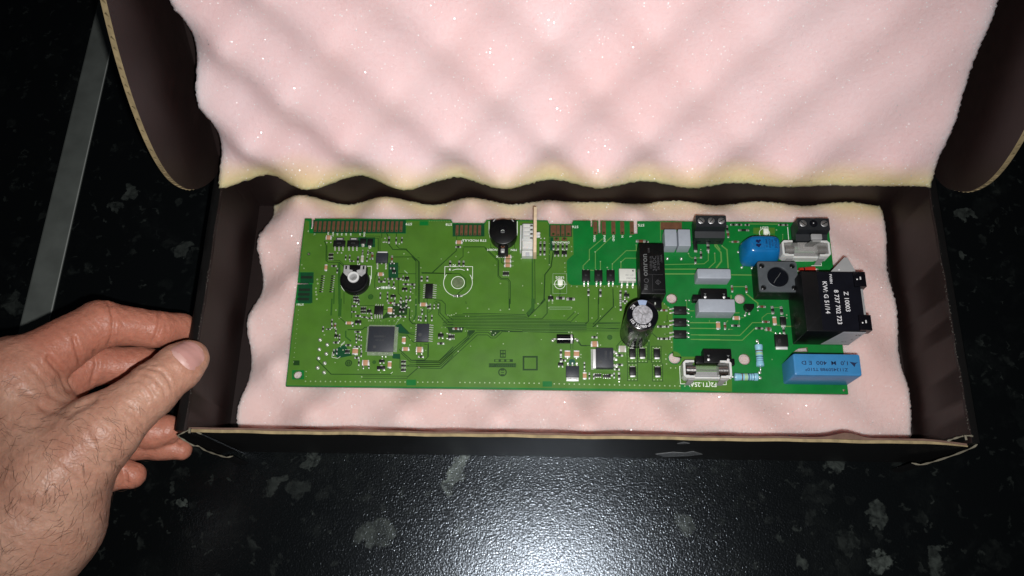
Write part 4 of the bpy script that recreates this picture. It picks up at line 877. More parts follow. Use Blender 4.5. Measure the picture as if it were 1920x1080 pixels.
SM = {
 'A': [('c', 520, 338, 62, 42), ('p', 520, 388, 55, 20), ('g', 898, 575, 34, 60), ('c', 490, 675, 32, 62), ('c', 1105, 750, 62, 38), ('r', 900, 500, 22, 42), ('r', 960, 502, 22, 42), ('r', 710, 558, 24, 50), ('r', 755, 558, 24, 50), ('r', 848, 580, 26, 52), ('b', 1010, 540, 26, 60), ('r', 950, 575, 24, 44), ('b', 1230, 575, 26, 60), ('r', 1235, 625, 40, 22),
       ('p', 1150, 362, 24, 50), ('r', 1197, 362, 26, 60), ('r', 1278, 362, 24, 50), ('r', 1342, 362, 24, 50), ('p', 1295, 402, 50, 20), ('r', 578, 655, 46, 24), ('r', 615, 705, 24, 50), ('n', 545, 530, 60, 50), ('n', 545, 570, 60, 40), ('p', 640, 505, 60, 22), ('r', 1235, 680, 44, 24), ('s', 1255, 715, 44, 50), ('r', 1210, 800, 46, 24), ('r', 1305, 800, 46, 24), ('s', 1400, 795, 52, 60), ('r', 1355, 790, 24, 44), ('r', 1385, 860, 46, 24), ('r', 1460, 862, 46, 24), ('s', 1375, 915, 62, 50), ('r', 1195, 852, 24, 44), ('r', 1250, 862, 24, 52), ('r', 1110, 830, 50, 24), ('r', 1085, 805, 24, 50), ('r', 1100, 985, 24, 56), ('r', 1180, 975, 24, 44), ('r', 1180, 1022, 24, 44), ('s', 1245, 995, 62, 50), ('r', 1390, 1020, 24, 46), ('r', 1432, 1020, 24, 46), ('r', 1330, 1035, 24, 50), ('r', 1563, 797, 26, 46), ('r', 1627, 797, 26, 46), ('n', 825, 1010, 70, 40), ('n', 840, 1045, 60, 36), ('r', 900, 520, 20, 40), ('r', 1885, 625, 28, 50), ('r', 985, 505, 44, 22), ('r', 780, 600, 44, 22), ('p', 1150, 385, 50, 20), ('r', 1000, 575, 30, 22), ('r', 1440, 925, 24, 40), ('r', 1480, 880, 24, 40), ('r', 1150, 815, 24, 40)],
 'B': [('c', 1210, 135, 52, 66), ('c', 820, 595, 64, 74), ('c', 935, 725, 74, 62), ('c', 1205, 745, 40, 70), ('c', 1365, 470, 40, 70), ('c', 1385, 570, 70, 40), ('c', 1585, 70, 66, 38), ('c', 1540, 578, 70, 62), ('r', 835, 25, 24, 46), ('r', 858, 40, 24, 46), ('r', 805, 20, 24, 40), ('r', 805, 85, 40, 24), ('r', 800, 150, 40, 24), ('n', 910, 115, 66, 44), ('n', 910, 150, 66, 36), ('s', 975, 145, 46, 54), ('r', 920, 210, 46, 24), ('r', 980, 222, 46, 24), ('r', 848, 195, 50, 26), ('r', 1000, 190, 24, 40), ('s', 1340, 130, 62, 46), ('r', 1240, 205, 46, 24), ('r', 1300, 195, 46, 24), ('r', 1355, 205, 46, 24), ('r', 1280, 70, 46, 24), ('r', 1330, 70, 24, 46), ('b', 1215, 50, 46, 24), ('r', 1260, 30, 24, 44), ('r', 1390, 60, 24, 44), ('r', 1395, 100, 46, 24), ('r', 1250, 150, 24, 40), ('r', 1340, 30, 40, 22), ('r', 1420, 15, 40, 22),
       ('b', 590, 305, 34, 52), ('r', 455, 342, 24, 44), ('r', 515, 345, 44, 24), ('r', 555, 260, 24, 44), ('r', 555, 310, 24, 40), ('r', 600, 365, 24, 44), ('s', 605, 420, 44, 50), ('r', 640, 425, 24, 44), ('r', 640, 462, 24, 36), ('r', 600, 495, 56, 30), ('c', 750, 278, 70, 34), ('r', 790, 290, 24, 36), ('s', 852, 265, 66, 62), ('r', 845, 375, 62, 32), ('r', 830, 430, 24, 46), ('r', 860, 440, 24, 46), ('r', 830, 475, 24, 40), ('r', 885, 450, 24, 36), ('r', 738, 525, 56, 28), ('n', 730, 595, 66, 46), ('r', 835, 540, 50, 24), ('r', 882, 545, 24, 40), ('r', 575, 605, 24, 56), ('r', 610, 595, 24, 50), ('r', 835, 665, 40, 26), ('r', 858, 720, 24, 56), ('s', 1110, 780, 92, 62), ('s', 1118, 705, 62, 52), ('n', 1360, 712, 66, 36), ('n', 1360, 757, 66, 36), ('n', 1360, 804, 66, 36), ('r', 1555, 655, 56, 30), ('p', 1535, 620, 70, 20), ('r', 1610, 220, 24, 60), ('r', 1678, 218, 24, 60), ('r', 1570, 150, 24, 46), ('r', 1555, 225, 24, 46), ('r', 1530, 220, 24, 40), ('r', 1660, 88, 24, 46), ('r', 1705, 92, 24, 40), ('r', 1750, 85, 24, 40), ('n', 1640, 95, 30, 46), ('s', 1780, 415, 62, 70), ('r', 1780, 505, 60, 30), ('p', 1850, 420, 24, 70), ('r', 1880, 430, 40, 56), ('r', 885, 620, 24, 60), ('p', 1140, 652, 50, 20), ('r', 970, 765, 24, 30), ('r', 908, 770, 24, 30)],
 'C': [('c', 485, 390, 68, 40), ('r', 475, 440, 52, 30), ('c', 1035, 552, 66, 40), ('c', 1032, 600, 66, 40), ('c', 1032, 650, 66, 40), ('n', 1012, 740, 76, 60), ('r', 385, 628, 28, 54), ('r', 485, 628, 28, 54), ('r', 535, 628, 28, 54), ('p', 1405, 362, 24, 56), ('p', 1445, 362, 24, 56), ('r', 1400, 422, 28, 76), ('r', 1445, 422, 28, 76), ('r', 1400, 495, 28, 66), ('r', 1445, 495, 28, 66), ('r', 1548, 435, 28, 60), ('r', 1598, 435, 28, 60), ('r', 1650, 435, 28, 60), ('r', 1695, 435, 28, 60), ('s', 1582, 508, 62, 70), ('s', 1668, 508, 62, 70), ('s', 1515, 1015, 62, 64), ('r', 1625, 1015, 86, 34), ('r', 1740, 1025, 80, 40), ('r', 470, 990, 90, 26)],
 'D': [('b', 450, 340, 66, 32), ('r', 495, 340, 34, 26), ('n', 398, 430, 80, 60), ('c', 1703, 625, 64, 72), ('c', 1805, 625, 64, 72), ('r', 1630, 605, 26, 56), ('r', 1630, 680, 36, 56), ('s', 1628, 740, 66, 60), ('c', 1897, 870, 38, 76), ('r', 1895, 745, 26, 46), ('r', 1895, 790, 26, 40), ('p', 1705, 700, 26, 70), ('p', 1805, 700, 26, 70), ('r', 1660, 695, 40, 26)],
 'E': [('r', 800, 955, 30, 46), ('r', 860, 960, 30, 46), ('s', 868, 985, 62, 60), ('r', 800, 1020, 30, 60), ('r', 440, 950, 28, 70), ('r', 575, 955, 28, 80), ('r', 1785, 448, 40, 66), ('r', 1705, 530, 34, 66), ('r', 1642, 590, 34, 66), ('p', 1790, 495, 22, 30), ('p', 1555, 1040, 50, 22), ('p', 1678, 493, 60, 20), ('b', 1030, 375, 100, 34), ('r', 1090, 382, 40, 26), ('p', 850, 1050, 24, 60)],
 'G': [('r', 508, 435, 56, 30), ('c', 508, 515, 76, 62), ('g', 820, 570, 74, 66), ('r', 1235, 130, 44, 32), ('b', 1290, 132, 64, 32), ('r', 1250, 315, 66, 28), ('r', 1320, 315, 44, 28), ('r', 1240, 450, 30, 26), ('r', 1290, 452, 66, 30), ('r', 1340, 450, 30, 26), ('r', 800, 20, 30, 56), ('r', 850, 30, 44, 30), ('r', 802, 100, 30, 56), ('r', 790, 638, 60, 34), ('r', 790, 745, 60, 34), ('r', 760, 795, 50, 30), ('r', 785, 870, 28, 70), ('n', 545, 865, 80, 50), ('n', 645, 875, 90, 50), ('r', 450, 870, 26, 60), ('r', 500, 875, 26, 56), ('r', 730, 865, 26, 56), ('c', 1895, 305, 40, 76), ('r', 680, 860, 50, 26), ('p', 785, 920, 24, 40)],
 'H': [('r', 390, 190, 60, 28), ('r', 455, 190, 50, 26), ('r', 505, 252, 110, 30), ('r', 545, 192, 40, 26), ('r', 920, 192, 36, 24), ('r', 978, 192, 36, 24), ('r', 320, 240, 30, 70), ('b', 330, 300, 28, 60), ('b', 412, 382, 70, 30), ('b', 375, 910, 30, 66), ('b', 535, 915, 30, 70)],
 'I': [('c', 422, 222, 72, 38), ('c', 218, 305, 44, 82), ('b', 295, 310, 30, 70), ('r', 415, 305, 80, 34), ('b', 710, 92, 70, 32), ('r', 830, 130, 40, 80), ('r', 930, 135, 40, 80), ('c', 850, 252, 40, 84), ('b', 755, 262, 70, 34), ('b', 785, 345, 56, 50), ('r', 680, 335, 70, 30), ('r', 955, 360, 34, 60), ('p', 665, 115, 24, 50)]}
for z, lst in SM.items():
    for it in lst: smd(it[0], z, *it[1:])

# ---- integrated circuits with rows of legs
def ic(name, z, x, y, w, h, hgt, pins, m='ic_black', mark=None, mat_pin='solder', dot=None, base=.25, tabs=()):
    """pins: list of (side, count, reach_mm, width_mm)"""
    c = bp(z, x, y); ww, dd = dims(z, x, y, w, h)
    mb = MB(); mb.box(0, 0, base, hgt, ww, dd, m, c=.25, taper=.05)
    if dot: mb.disc(dot[0]*ww, dot[1]*dd, dot[2], hgt+.01, 'ic_mark', 16)
    o = obj(name, mb, board, (c[0], c[1], L1))
    if mark:
        mk = MB()
        for (s_, size, fx, fy, rot) in mark: text_to(mk, s_, size, fx*ww, fy*dd, hgt+.015, rot, 'ic_mark')
        obj('printed_marking', mk, o, (c[0], c[1], L1), smooth=False)
    pb = MB()
    for side, n, reach, pw in pins:
        L_ = dd if side in 'lr' else ww
        for i in range(n):
            t = -L_/2+L_*(i+.5)/n
            s_ = -1 if side in 'lb' else 1
            e = (ww if side in 'lr' else dd)/2
            def seg(a, b_, z0, z1, wd, mm):
                cc = s_*(e+(a+b_)/2)
                if side in 'lr': pb.box(cc, t, z0, z1, b_-a, wd, mm)
                else: pb.box(t, cc, z0, z1, wd, b_-a, mm)
            seg(-.05, reach*.4, hgt*.38, hgt*.55, pw, mat_pin); seg(reach*.35, reach*.5, .08, hgt*.5, pw, mat_pin); seg(reach*.45, reach, .06, .22, pw*1.1, mat_pin)
            if pw > .34:
                cc = s_*(e+reach*.95)
                pb.dome(cc if side in 'lr' else t, t if side in 'lr' else cc, .02, pw*.62, .3, 'solder', 7, 2)
    obj('legs', pb, o, (c[0], c[1], L1), smooth=False)
    return o, c, ww, dd
ic('processor_chip', 'B', 1110, 460, 292, 285, 1.5, [('l', 22, 1.0, .26), ('r', 22, 1.9, .26), ('t', 22, 1.0, .26), ('b', 22, 1.9, .26)], 'ic_grey', dot=(-.22, -.32, .85), mark=[('MB90F543', 1.5, -.05, .1, U), ('0947 Z01', 1.3, -.05, -.05, U)])
ic('logic_chip', 'B', 1578, 390, 140, 205, 1.5, [('l', 8, .8, .45), ('r', 8, 2.1, .45)], 'ic_grey', dot=(-.2, -.12, 1.0))
ic('logic_chip', 'A', 1648, 940, 86, 166, 1.4, [('l', 7, 1.1, .42), ('r', 7, 1.9, .42)])
ic('memory_chip', 'B', 1085, 135, 102, 96, 1.4, [('t', 4, 1.2, .45), ('b', 4, 1.9, .5)])
for x in (641, 797): 
    o, c, ww, dd = ic('regulator_chip', 'A', x, 407, 134, 68, 1.5, [('b', 3, 2.0, .75)], mark=[('8L05', 1.1, 0, 0, U)])
    mb = MB(); mb.box(0, dd/2+1.0, .05, .6, ww*.68, 2.0, 'ic_mark', c=.1); mb.box(0, dd/2+1.1, .6, .68, ww*.45, .55, 'tin_white'); obj('tab', mb, o, (*c, L1))
for x, y, w, h in ((908, 378, 70, 60), (985, 390, 62, 74)):
    o, c, ww, dd = ic('diode_chip', 'A', x, y, w, h, 1.0, [('b', 1, .9, 1.6)])
o, c, ww, dd = ic('power_transistor', 'A', 1122, 572, 132, 112, 2.0, [('b', 1, .1, .1)], 'ic_grey')
mb = MB(); mb.box(0, dd/2+.45, .4, 1.4, ww*.84, .9, 'tin_white', c=.15); obj('tab', mb, o, (*c, L1))
mb = MB()
for s_ in (-1, 1): mb.box(s_*ww*.36, -dd/2-.6, .7, 1.0, .8, 1.2, 'solder'); mb.box(s_*ww*.36, -dd/2-1.9, .05, .35, .9, 2.4, 'solder', c=.15); mb.dome(s_*ww*.36, -dd/2-2.9, .05, .55, .4, 'solder', 8, 2)
mb.box(0, -dd/2-.3, .7, 1.0, .7, .6, 'solder'); obj('legs', mb, o, (*c, L1))
o, c, ww, dd = ic('power_transistor', 'D', 1760, 828, 150, 124, 2.2, [('t', 3, 2.2, .8)], 'ic_grey')
mb = MB(); mb.box(0, -dd/2-1.0, .05, .9, ww*.92, 2.0, 'tin_white', c=.2); mb.box(-1.4, -dd/2-1.0, .9, 1.1, 1.6, .7, 'solder', c=.1); mb.box(1.4, -dd/2-1.0, .9, 1.1, 1.6, .7, 'solder', c=.1); obj('tab', mb, o, (*c, L1))
o, c, ww, dd = ic('power_regulator', 'G', 618, 685, 195, 225, 4.0, [('r', 3, 2.0, 1.3)], 'ic_grey', mark=[('GS184', 1.7, .34, .1, -V), ('T310B2', 1.7, .06, .1, -V)], dot=(-.25, -.22, .9))
mb = MB(); mb.box(-ww/2-.75, 0, .4, 1.7, 1.5, dd*.95, 'tin_white', c=.15); mb.box(-ww/2-1.9, 0, .02, .1, 1.2, dd*1.02, 'solder_dull'); obj('tab', mb, o, (*c, L1))
o, c, ww, dd = ic('power_transistor', 'I', 922, 478, 146, 132, 2.2, [('t', 3, 1.3, .7)], 'ic_black', mark=[('7Z1', 1.6, -.2, -.1, V)])
mb = MB(); mb.box(0, -dd/2-.8, .1, 1.0, ww*.9, 1.5, 'tin_white', c=.2); obj('tab', mb, o, (*c, L1))
for x in (412, 551, 688): ic('optocoupler', 'E', x, 772, 92, 122, 2.2, [('t', 2, .8, .7), ('b', 2, 2.4, .75)], 'ic_black', mark=[('1B', 1.3, 0, 0, U)])
for y in (142, 276, 410): ic('optocoupler', 'G', 1468, y, 142, 88, 2.2, [('l', 2, 2.0, .7), ('r', 2, 1.5, .7)], 'ic_black', mark=[('1B', 1.2, 0, 0, U)])
o, c, ww, dd = ic('white_optocoupler', 'E', 872, 775, 186, 138, 3.4, [('t', 3, .8, .7), ('b', 3, 2.8, .85)], 'white_opto')
mk = MB(); text_to(mk, 'MOC3061', 1.25, .2*ww, -.28*dd, 3.43, U, 'bracket_grey'); text_to(mk, 'DT 1341', 1.25, .1*ww, -.02*dd, 3.43, U, 'bracket_grey')
mk.add([(ww*.28, dd*.36, 3.43), (ww*.33, dd*.22, 3.43), (ww*.36, dd*.24, 3.43), (ww*.38, dd*.40, 3.43)], [(0, 1, 2, 3)], 'ic_black'); obj('printed_marking', mk, o, (*c, L1), smooth=False)
for x, y in ((934, 615), (1045, 613), (1208, 618), (936, 820), (1217, 822)):
    c = bp('G', x, y); ww, dd = dims('G', x, y, 76, 92); mb = MB(); mb.box(0, 0, .2, 2.0, ww, dd, 'ic_black', c=.35, taper=.12)
    o = obj('surge_diode', mb, board, (*c, L1)); mb = MB(); mb.box(0, -dd/2-.45, .05, .9, ww*.72, .95, 'tin_white', c=.2); mb.box(0, dd/2+.35, .05, .5, ww*.72, .7, 'solder', c=.15); obj('terminal', mb, o, (*c, L1))
for z, x, y, w, h in (('E', 1641, 435, 46, 84), ('I', 945, 255, 68, 88)):
    c = bp(z, x, y); ww, dd = dims(z, x, y, w, h); mb = MB(); mb.box(0, 0, .2, 1.5, ww, dd, 'ic_black', c=.25, taper=.08); o = obj('diode', mb, board, (*c, L1))
    mb = MB(); mb.box(0, -dd/2-.6, .02, .5, ww*.75, 1.2, 'solder', c=.15); mb.box(0, dd/2+.3, .02, .4, ww*.6, .6, 'solder', c=.1); obj('terminal', mb, o, (*c, L1))
for x0 in (458, 572):
    for k in range(8):
        c = bp('A', x0-k*3.2, 768+k*25); mb = MB(); mb.box(-.5, 0, 0, .45, 1.3, .62, 'res_black', c=.05); mb.box(.55, 0, 0, .4, .8, .55, 'solder', c=.12); obj('chip_resistor', mb, board, (*c, L1))
for z, x, y in (('C', 1622, 845), ('H', 752, 272)):
    c = bp(z, x, y); mb = MB(); mb.box(0, 0, .1, 1.6, 2.9, 3.3, 'led_white', c=.3, r=.3); o = obj('light_emitting_diode', mb, board, (*c, L4+.02)); mb = MB(); mb.box(0, -1.95, 0, .5, 1.8, .6, 'solder', c=.1); mb.box(0, 1.95, 0, .5, 1.8, .6, 'solder', c=.1); obj('terminal', mb, o, (*c, L4+.02))

# ---- axial parts
def axial(name, p0, p1, r, body_m, bands, hz, lead=2.2, bulge=0.12):
    """p0, p1: body ends (mm); bands: (t, width, material)"""
    p0, p1 = np.array(p0), np.array(p1); L_ = np.linalg.norm(p1-p0); ang = math.atan2(p1[1]-p0[1], p1[0]-p0[0]); c = (p0+p1)/2
    def pr_(t):                                              # radius profile
        e = min(t, 1-t)
        if e < .03: return r*(.55+.45*math.sqrt(e/.03))
        return r*(1.0 if e < .2 else 1.0-bulge) if abs(e-.2) > .03 else r*(1-bulge/2)
    ts = [i/40 for i in range(41)]; mb = MB(); n = 18
    ls = [[(-L_/2+t*L_, pr_(t)*math.cos(2*PI*k/n), hz+pr_(t)*math.sin(2*PI*k/n)) for k in range(n)] for t in ts]
    mb.loops(ls, body_m)
    o = obj(name, mb, board, (c[0], c[1], L1)); o.rotation_euler.z = ang
    for t, w, m in bands:
        mb = MB(); ls = []
        for q in (t-w/2, t-w/4, t+w/4, t+w/2):
            rr = pr_(q)+.03; ls.append([(-L_/2+q*L_, rr*math.cos(2*PI*k/n), hz+rr*math.sin(2*PI*k/n)) for k in range(n)])
        mb.loops(ls, m); link('colour_band', mb.mesh('colour_band', True), o).location = (0, 0, 0)
    for s_ in (-1, 1):
        mb = MB(); mb.tube([(s_*L_/2*.97, 0, hz), (s_*(L_/2+lead*.55), 0, hz), (s_*(L_/2+lead*.85), 0, hz-.3), (s_*(L_/2+lead), 0, hz*.4), (s_*(L_/2+lead), 0, .0)], .33, 'solder', 8); mb.dome(s_*(L_/2+lead), 0, .02, .95, .6, 'solder', 10, 3)
        me = mb.mesh('lead', True); link('lead', me, o).location = (0, 0, 0)
    return o
rb_ = [(.255, .05, 'band_brown'), (.37, .09, 'band_green'), (.49, .035, 'band_navy'), (.595, .03, 'band_violet'), (.70, .025, 'band_navy')]
axial('blue_resistor', bp('I', 672, 518, 22), bp('I', 692, 768, 22), 2.15, 'res_body_blue', [(.30, .05, 'band_brown'), (.43, .10, 'band_green'), (.56, .035, 'band_navy'), (.66, .03, 'band_violet'), (.76, .03, 'band_navy')], 2.2, 2.6)
axial('blue_resistor', bp('I', 397, 882, 22), bp('I', 668, 882, 22), 2.15, 'res_body_blue', [(.32, .05, 'band_brown'), (.48, .13, 'band_green'), (.59, .04, 'band_navy'), (.70, .03, 'band_violet'), (.80, .025, 'band_navy')], 2.2, 1.6)
axial('black_diode', bp('D', 1580, 455, 22.5), bp('D', 1775, 455, 22.5), 2.55, 'black_gloss', [(.86, .10, 'tin_white')], 2.7, 2.0, 0.0)
axial('small_axial_resistor', bp('A', 1105, 896, 21), bp('A', 1215, 896, 21), .95, 'glass_res', [(.3, .1, 'silk'), (.6, .1, 'silk')], 1.0, 2.0)
axial('red_diode', bp('H', 1125, 708, 23), bp('H', 1310, 690, 23), 1.75, 'diode_red', [(.30, .07, 'black_gloss')], 3.0, 2.0, 0.0)

# ---- box-shaped parts given by their top face in the photograph
def topbox(name, x0, y0, x1, y1, h, m, c=.5, r=.5, taper=0, parent=board, z0=.05):
    a, b_ = at(x0, y1, BT+h), at(x1, y0, BT+h); ctr = (a+b_)/2; w, d = b_[0]-a[0], b_[1]-a[1]
    mb = MB(); mb.box(0, 0, z0, h, w, d, m, c=c, r=r, taper=taper)
    return obj(name, mb, parent, (ctr[0], ctr[1], BT+.1)), (ctr[0], ctr[1], BT+.1), w, d
topbox('film_capacitor', 1247, 430, 1268.3, 461, 9.5, 'cap_grey', .35, .4)[0]['label'] = 'grey box film capacitor beside the black relay'
topbox('film_capacitor', 1272.7, 430, 1293.8, 461, 9.5, 'cap_grey', .35, .4)[0]['label'] = 'grey box film capacitor beside the screw terminal'
topbox('film_capacitor', 1308, 504, 1370, 522, 9.5, 'cap_grey', .6, .8)
topbox('film_capacitor', 1310.5, 561, 1377.5, 585, 10.5, 'cap_grey', .5, .6)
# blue box capacitor with print
o, c, w, d = topbox('blue_film_capacitor', 1490, 664, 1612, 703.5, 20, 'cap_blue', .9, 1.1)
mk = MB(); text_to(mk, '1,0  M  400  E D', 2.9, -.03*w, .08*d, 20.03, U, 'navy_ink', 1.25); text_to(mk, 'Z1134S0988 TS10*', 2.3, -.02*w, -.22*d, 20.03, U, 'navy_ink', 1.2)
mk.add([(w*.33, d*.15, 20.03), (w*.40, d*-.10, 20.03), (w*.42, d*.05, 20.03), (w*.46, d*.12, 20.03), (w*.41, d*.10, 20.03)], [(0, 1, 2, 3, 4)], 'navy_ink')
obj('printed_marking', mk, o, c, smooth=False)
# relay with maker's name
o, c, w, d = topbox('relay', 1201.5, 457, 1244.5, 551, 15.5, 'black_plastic', .3, .3)
mk = MB(); text_to(mk, 'omron', 4.3, -.30*w, .07*d, 15.53, PI/2, 'ink_grey', 1.1)
for s_, sz, fx, fy in (('G5NB-1A', 1.8, -.05, .12), ('24VDC', 2.9, .10, .10), ('5A 250VAC', 1.7, .25, .12), ('CHINA', 1.4, .38, .2), ('G5SB', 1.3, -.12, .36)): text_to(mk, s_, sz, fx*w, fy*d, 15.53, PI/2, 'ink_dim')
for pts, ww in (([(-.02, -.12), (-.02, -.45)], .12), ([(.02, -.42), (.46, -.42)], .12), ([(-.3, -.12), (.42, -.12)], .12)): mk.strip([(p[0]*w, p[1]*d) for p in pts], ww, 15.53, 'ink_dim')
mk.ring(-.26*w, -.24*d, .9, 1.3, 15.53, 'ink_dim'); mk.ring(.2*w, -.27*d, 1.3, 1.6, 15.53, 'ink_dim', 4); text_to(mk, 'RU', 2.4, -.28*w, -.37*d, 15.53, PI/2, 'ink_grey')
text_to(mk, 'D\'E', 1.5, .2*w, -.27*d, 15.54, PI/2, 'ink_dim')
obj('printed_marking', mk, o, c, smooth=False)
mb = MB(); mb.box(0, -d/2-2.2, .05, 5.5, w*.86, 4.4, 'black_plastic', c=.3); mb.box(.15*w, -d/2-2.4, 5.5, 7.5, .7, 1.2, 'solder', c=.2); obj('base_step', mb, o, c)
# big black transformer with label
TZ = 24.7
o, c, w, d = topbox('transformer', 1513, 509.5, 1610, 621, TZ, 'black_plastic', .4, .5)
mb = MB(); lw = w*.72; mb.box(w/2-lw/2-.2, 0, TZ, TZ+.12, lw, d-.8, 'label_navy'); lab = obj('top_label', mb, o, c, smooth=False)
mk = MB(); zt = TZ+.16
text_to(mk, 'Z 10003', 3.25, .23*w, -.01*d, zt, V, 'ink_white'); text_to(mk, '8 737 702 723', 3.25, .065*w, -.10*d, zt, V, 'ink_white'); text_to(mk, 'KW: G 51/14', 3.25, -.115*w, .06*d, zt, V, 'ink_white'); text_to(mk, 'FWBN', 1.9, .00*w, .37*d, zt, V, 'ink_white')
obj('printed_marking', mk, lab, c, smooth=False)
for fy in (.36, -.36):
    mb = MB(); mb.box(w/2-.4, fy*d, TZ-5, TZ+1.5, 6.2, d*.25, 'black_gloss', c=.4); cl = obj('clip', mb, o, c)
    mb = MB(); mb.box(w/2-.2, fy*d+.4, TZ+1.5, TZ+1.6, .7, 1.6, 'tin_white', c=.03); mb.dome(w/2-1.9, fy*d-.2, TZ+1.5, .45, .2, 'tin_white', 8, 2); obj('painted_glint', mb, cl, c)  # white patch and dot painted in as glints on the black clip
mb = MB(); P = [(-.02*w, -d/2-.03, 1.2), (w*.48, -d/2-.03, 1.2), (w*.5, -d/2-.03, TZ-.5), (.12*w, -d/2-.03, TZ-.5)]
mb.loops([P, [(x, y-.12, z) for x, y, z in P]], 'label_paper'); fl_ = obj('front_label', mb, o, c, smooth=False)
mk = MB()
for fx, fz, ww, hh_ in ((.40, .72, .6, 1.8), (.43, .74, .35, 1.8), (.46, .73, .7, 1.6), (.41, .45, .7, .8), (.30, .26, 1.2, .6), (.35, .27, .7, .6)):
    mk.add([(fx*w-ww/2, -d/2-.17, fz*TZ), (fx*w+ww/2, -d/2-.17, fz*TZ), (fx*w+ww/2, -d/2-.17, fz*TZ+hh_), (fx*w-ww/2, -d/2-.17, fz*TZ+hh_)], [(0, 1, 2, 3)], 'ic_black')
obj('printed_marking', mk, fl_, c, smooth=False)
# grey mounting bracket behind and right of the transformer
mb = MB(); zb = TZ-3.0
tri = [at(1556, 511, BT+zb), at(1583, 482.5, BT+zb), at(1589, 483.5, BT+zb), at(1606, 512, BT+zb)]
P = [(p[0]-c[0], p[1]-c[1]) for p in tri]; mb.loops([[(x, y, zb-1.6) for x, y in P][::-1], [(x, y, zb) for x, y in P][::-1]], 'bracket_grey')
mb.box(w/2+1.1, -.5, 4, TZ-2.6, 2.0, d*.86, 'bracket_grey', c=.3); mb.dome(P[0][0]+5.0, P[0][1]+1.6, zb, .5, .3, 'tin_white', 8, 2)
obj('mounting_bracket', mb, o, c)
mb = MB(); mb.dome(-w/2-.8, d/2-2.4, .1, 3.6, 9, 'blue_epoxy', 14, 4); obj('blue_capacitor_disc', mb, o, c)

# ---- trimmers
def trimmer_white():
    c0 = at(*Q('A', 812, 815), BT+3); c = (c0[0], c0[1], BT+.1); mb = MB()
    mb.cyl(0, 0, [(.05, 8.0), (4.2, 8.0), (4.7, 7.7), (4.8, 7.2), (4.5, 7.0), (4.5, 6.6), (5.0, 6.4)], 'black_plastic', 48); mb.box(0, 6.1, .05, 4.7, 12.4, 5.0, 'black_plastic', c=.3, r=.4)
    o = obj('trimmer_potentiometer', mb, board, c); o['label'] = 'round black trimmer with white centre ring'
    for s_ in (-1, 1):
        mb = MB(); P = [(s_*1.3, 2.9), (s_*2.9, 2.1), (s_*4.1, 1.5), (s_*6.2, 3.6), (s_*6.2, 8.0), (s_*3.2, 8.0), (s_*3.0, 5.6), (s_*1.2, 5.2)]
        if s_ < 0: P = P[::-1]
        mb.loops([[(x, y, 4.9) for x, y in P], [(x, y, 5.5) for x, y in P]], 'bracket_white'); mb.box(s_*4.9, 6.7, 5.5, 5.56, .95, 2.0, 'black_plastic'); obj('metal_contact', mb, o, c)
    mb = MB(); n = 40; prof = [(5.0, 3.2), (5.9, 3.2), (6.1, 3.05), (6.1, 2.25), (5.9, 2.1), (4.9, 2.05)]
    ls = [[(r*math.cos(2*PI*i/n)-.4, r*math.sin(2*PI*i/n)+1.0, z) for i in range(n)] for z, r in prof]; mb.loops(ls, 'ring_white', True, False)
    mb.disc(-.4, 1.0, 2.08, 5.02, 'bracket_grey', 24); mb.box(-.2, .55, 5.02, 5.5, 2.6, 1.0, 'smoke_plastic', rot=.6); obj('rotor_ring', mb, o, c)
trimmer_white()
def trimmer_black():
    c0 = at(*Q('C', 980, 262), BT+8); c = (c0[0], c0[1], BT+.1); mb = MB()
    mb.cyl(0, 0, [(.05, 7.7), (7.0, 7.8), (7.8, 7.6), (8.0, 7.2)], 'black_plastic', 48); mb.box(0, 5.0, .05, 7.2, 14.8, 5.0, 'black_plastic', c=.2); mb.box(.1, -8.6, .05, 4.2, 5.6, 8.0, 'black_plastic', c=.3)
    o = obj('trimmer_potentiometer', mb, board, c); o['label'] = 'plain black trimmer at the board edge'
    mb = MB(); mb.ring(-.2, 1.0, 1.5, 2.3, 8.02, 'black_gloss', 32); mb.disc(-.2, .4, 1.45, 8.03, 'coil_black', 24); mb.add([(-1.5, -.2, 8.05), (1.1, -.2, 8.05), (.8, -.9, 8.05), (-.2, -1.2, 8.05), (-1.2, -.9, 8.05)], [(4, 3, 2, 1, 0)], 'ink_grey'); mb.ring(-.2, -.5, 1.1, 1.32, 8.06, 'silk', 16, PI*.25, PI*.8); obj('rotor', mb, o, c)
    mb = MB(); n = 20; prof = [(4.2, 1.15), (4.7, 1.1), (4.7, .65), (4.2, .6)]; ls = [[(r*math.cos(2*PI*i/n)-.1, r*math.sin(2*PI*i/n)-7.6, z) for i in range(n)] for z, r in prof]; mb.loops(ls, 'copper_pad'); mb.box(-.1, -10.4, 4.2, 4.6, 2.2, 2.6, 'bracket_grey', c=.15, r=.5); mb.box(-.1, -11.2, 4.6, 4.75, 1.2, .6, 'silk'); obj('wiper_rivet', mb, o, c)
    mb = MB()
    for s_ in (-1, 1): mb.box(s_*5.2, 7.0, 7.2, 7.5, 1.9, .5, 'bracket_white', c=.1, rot=s_*-.9)
    obj('metal_contact', mb, o, c)
trimmer_black()
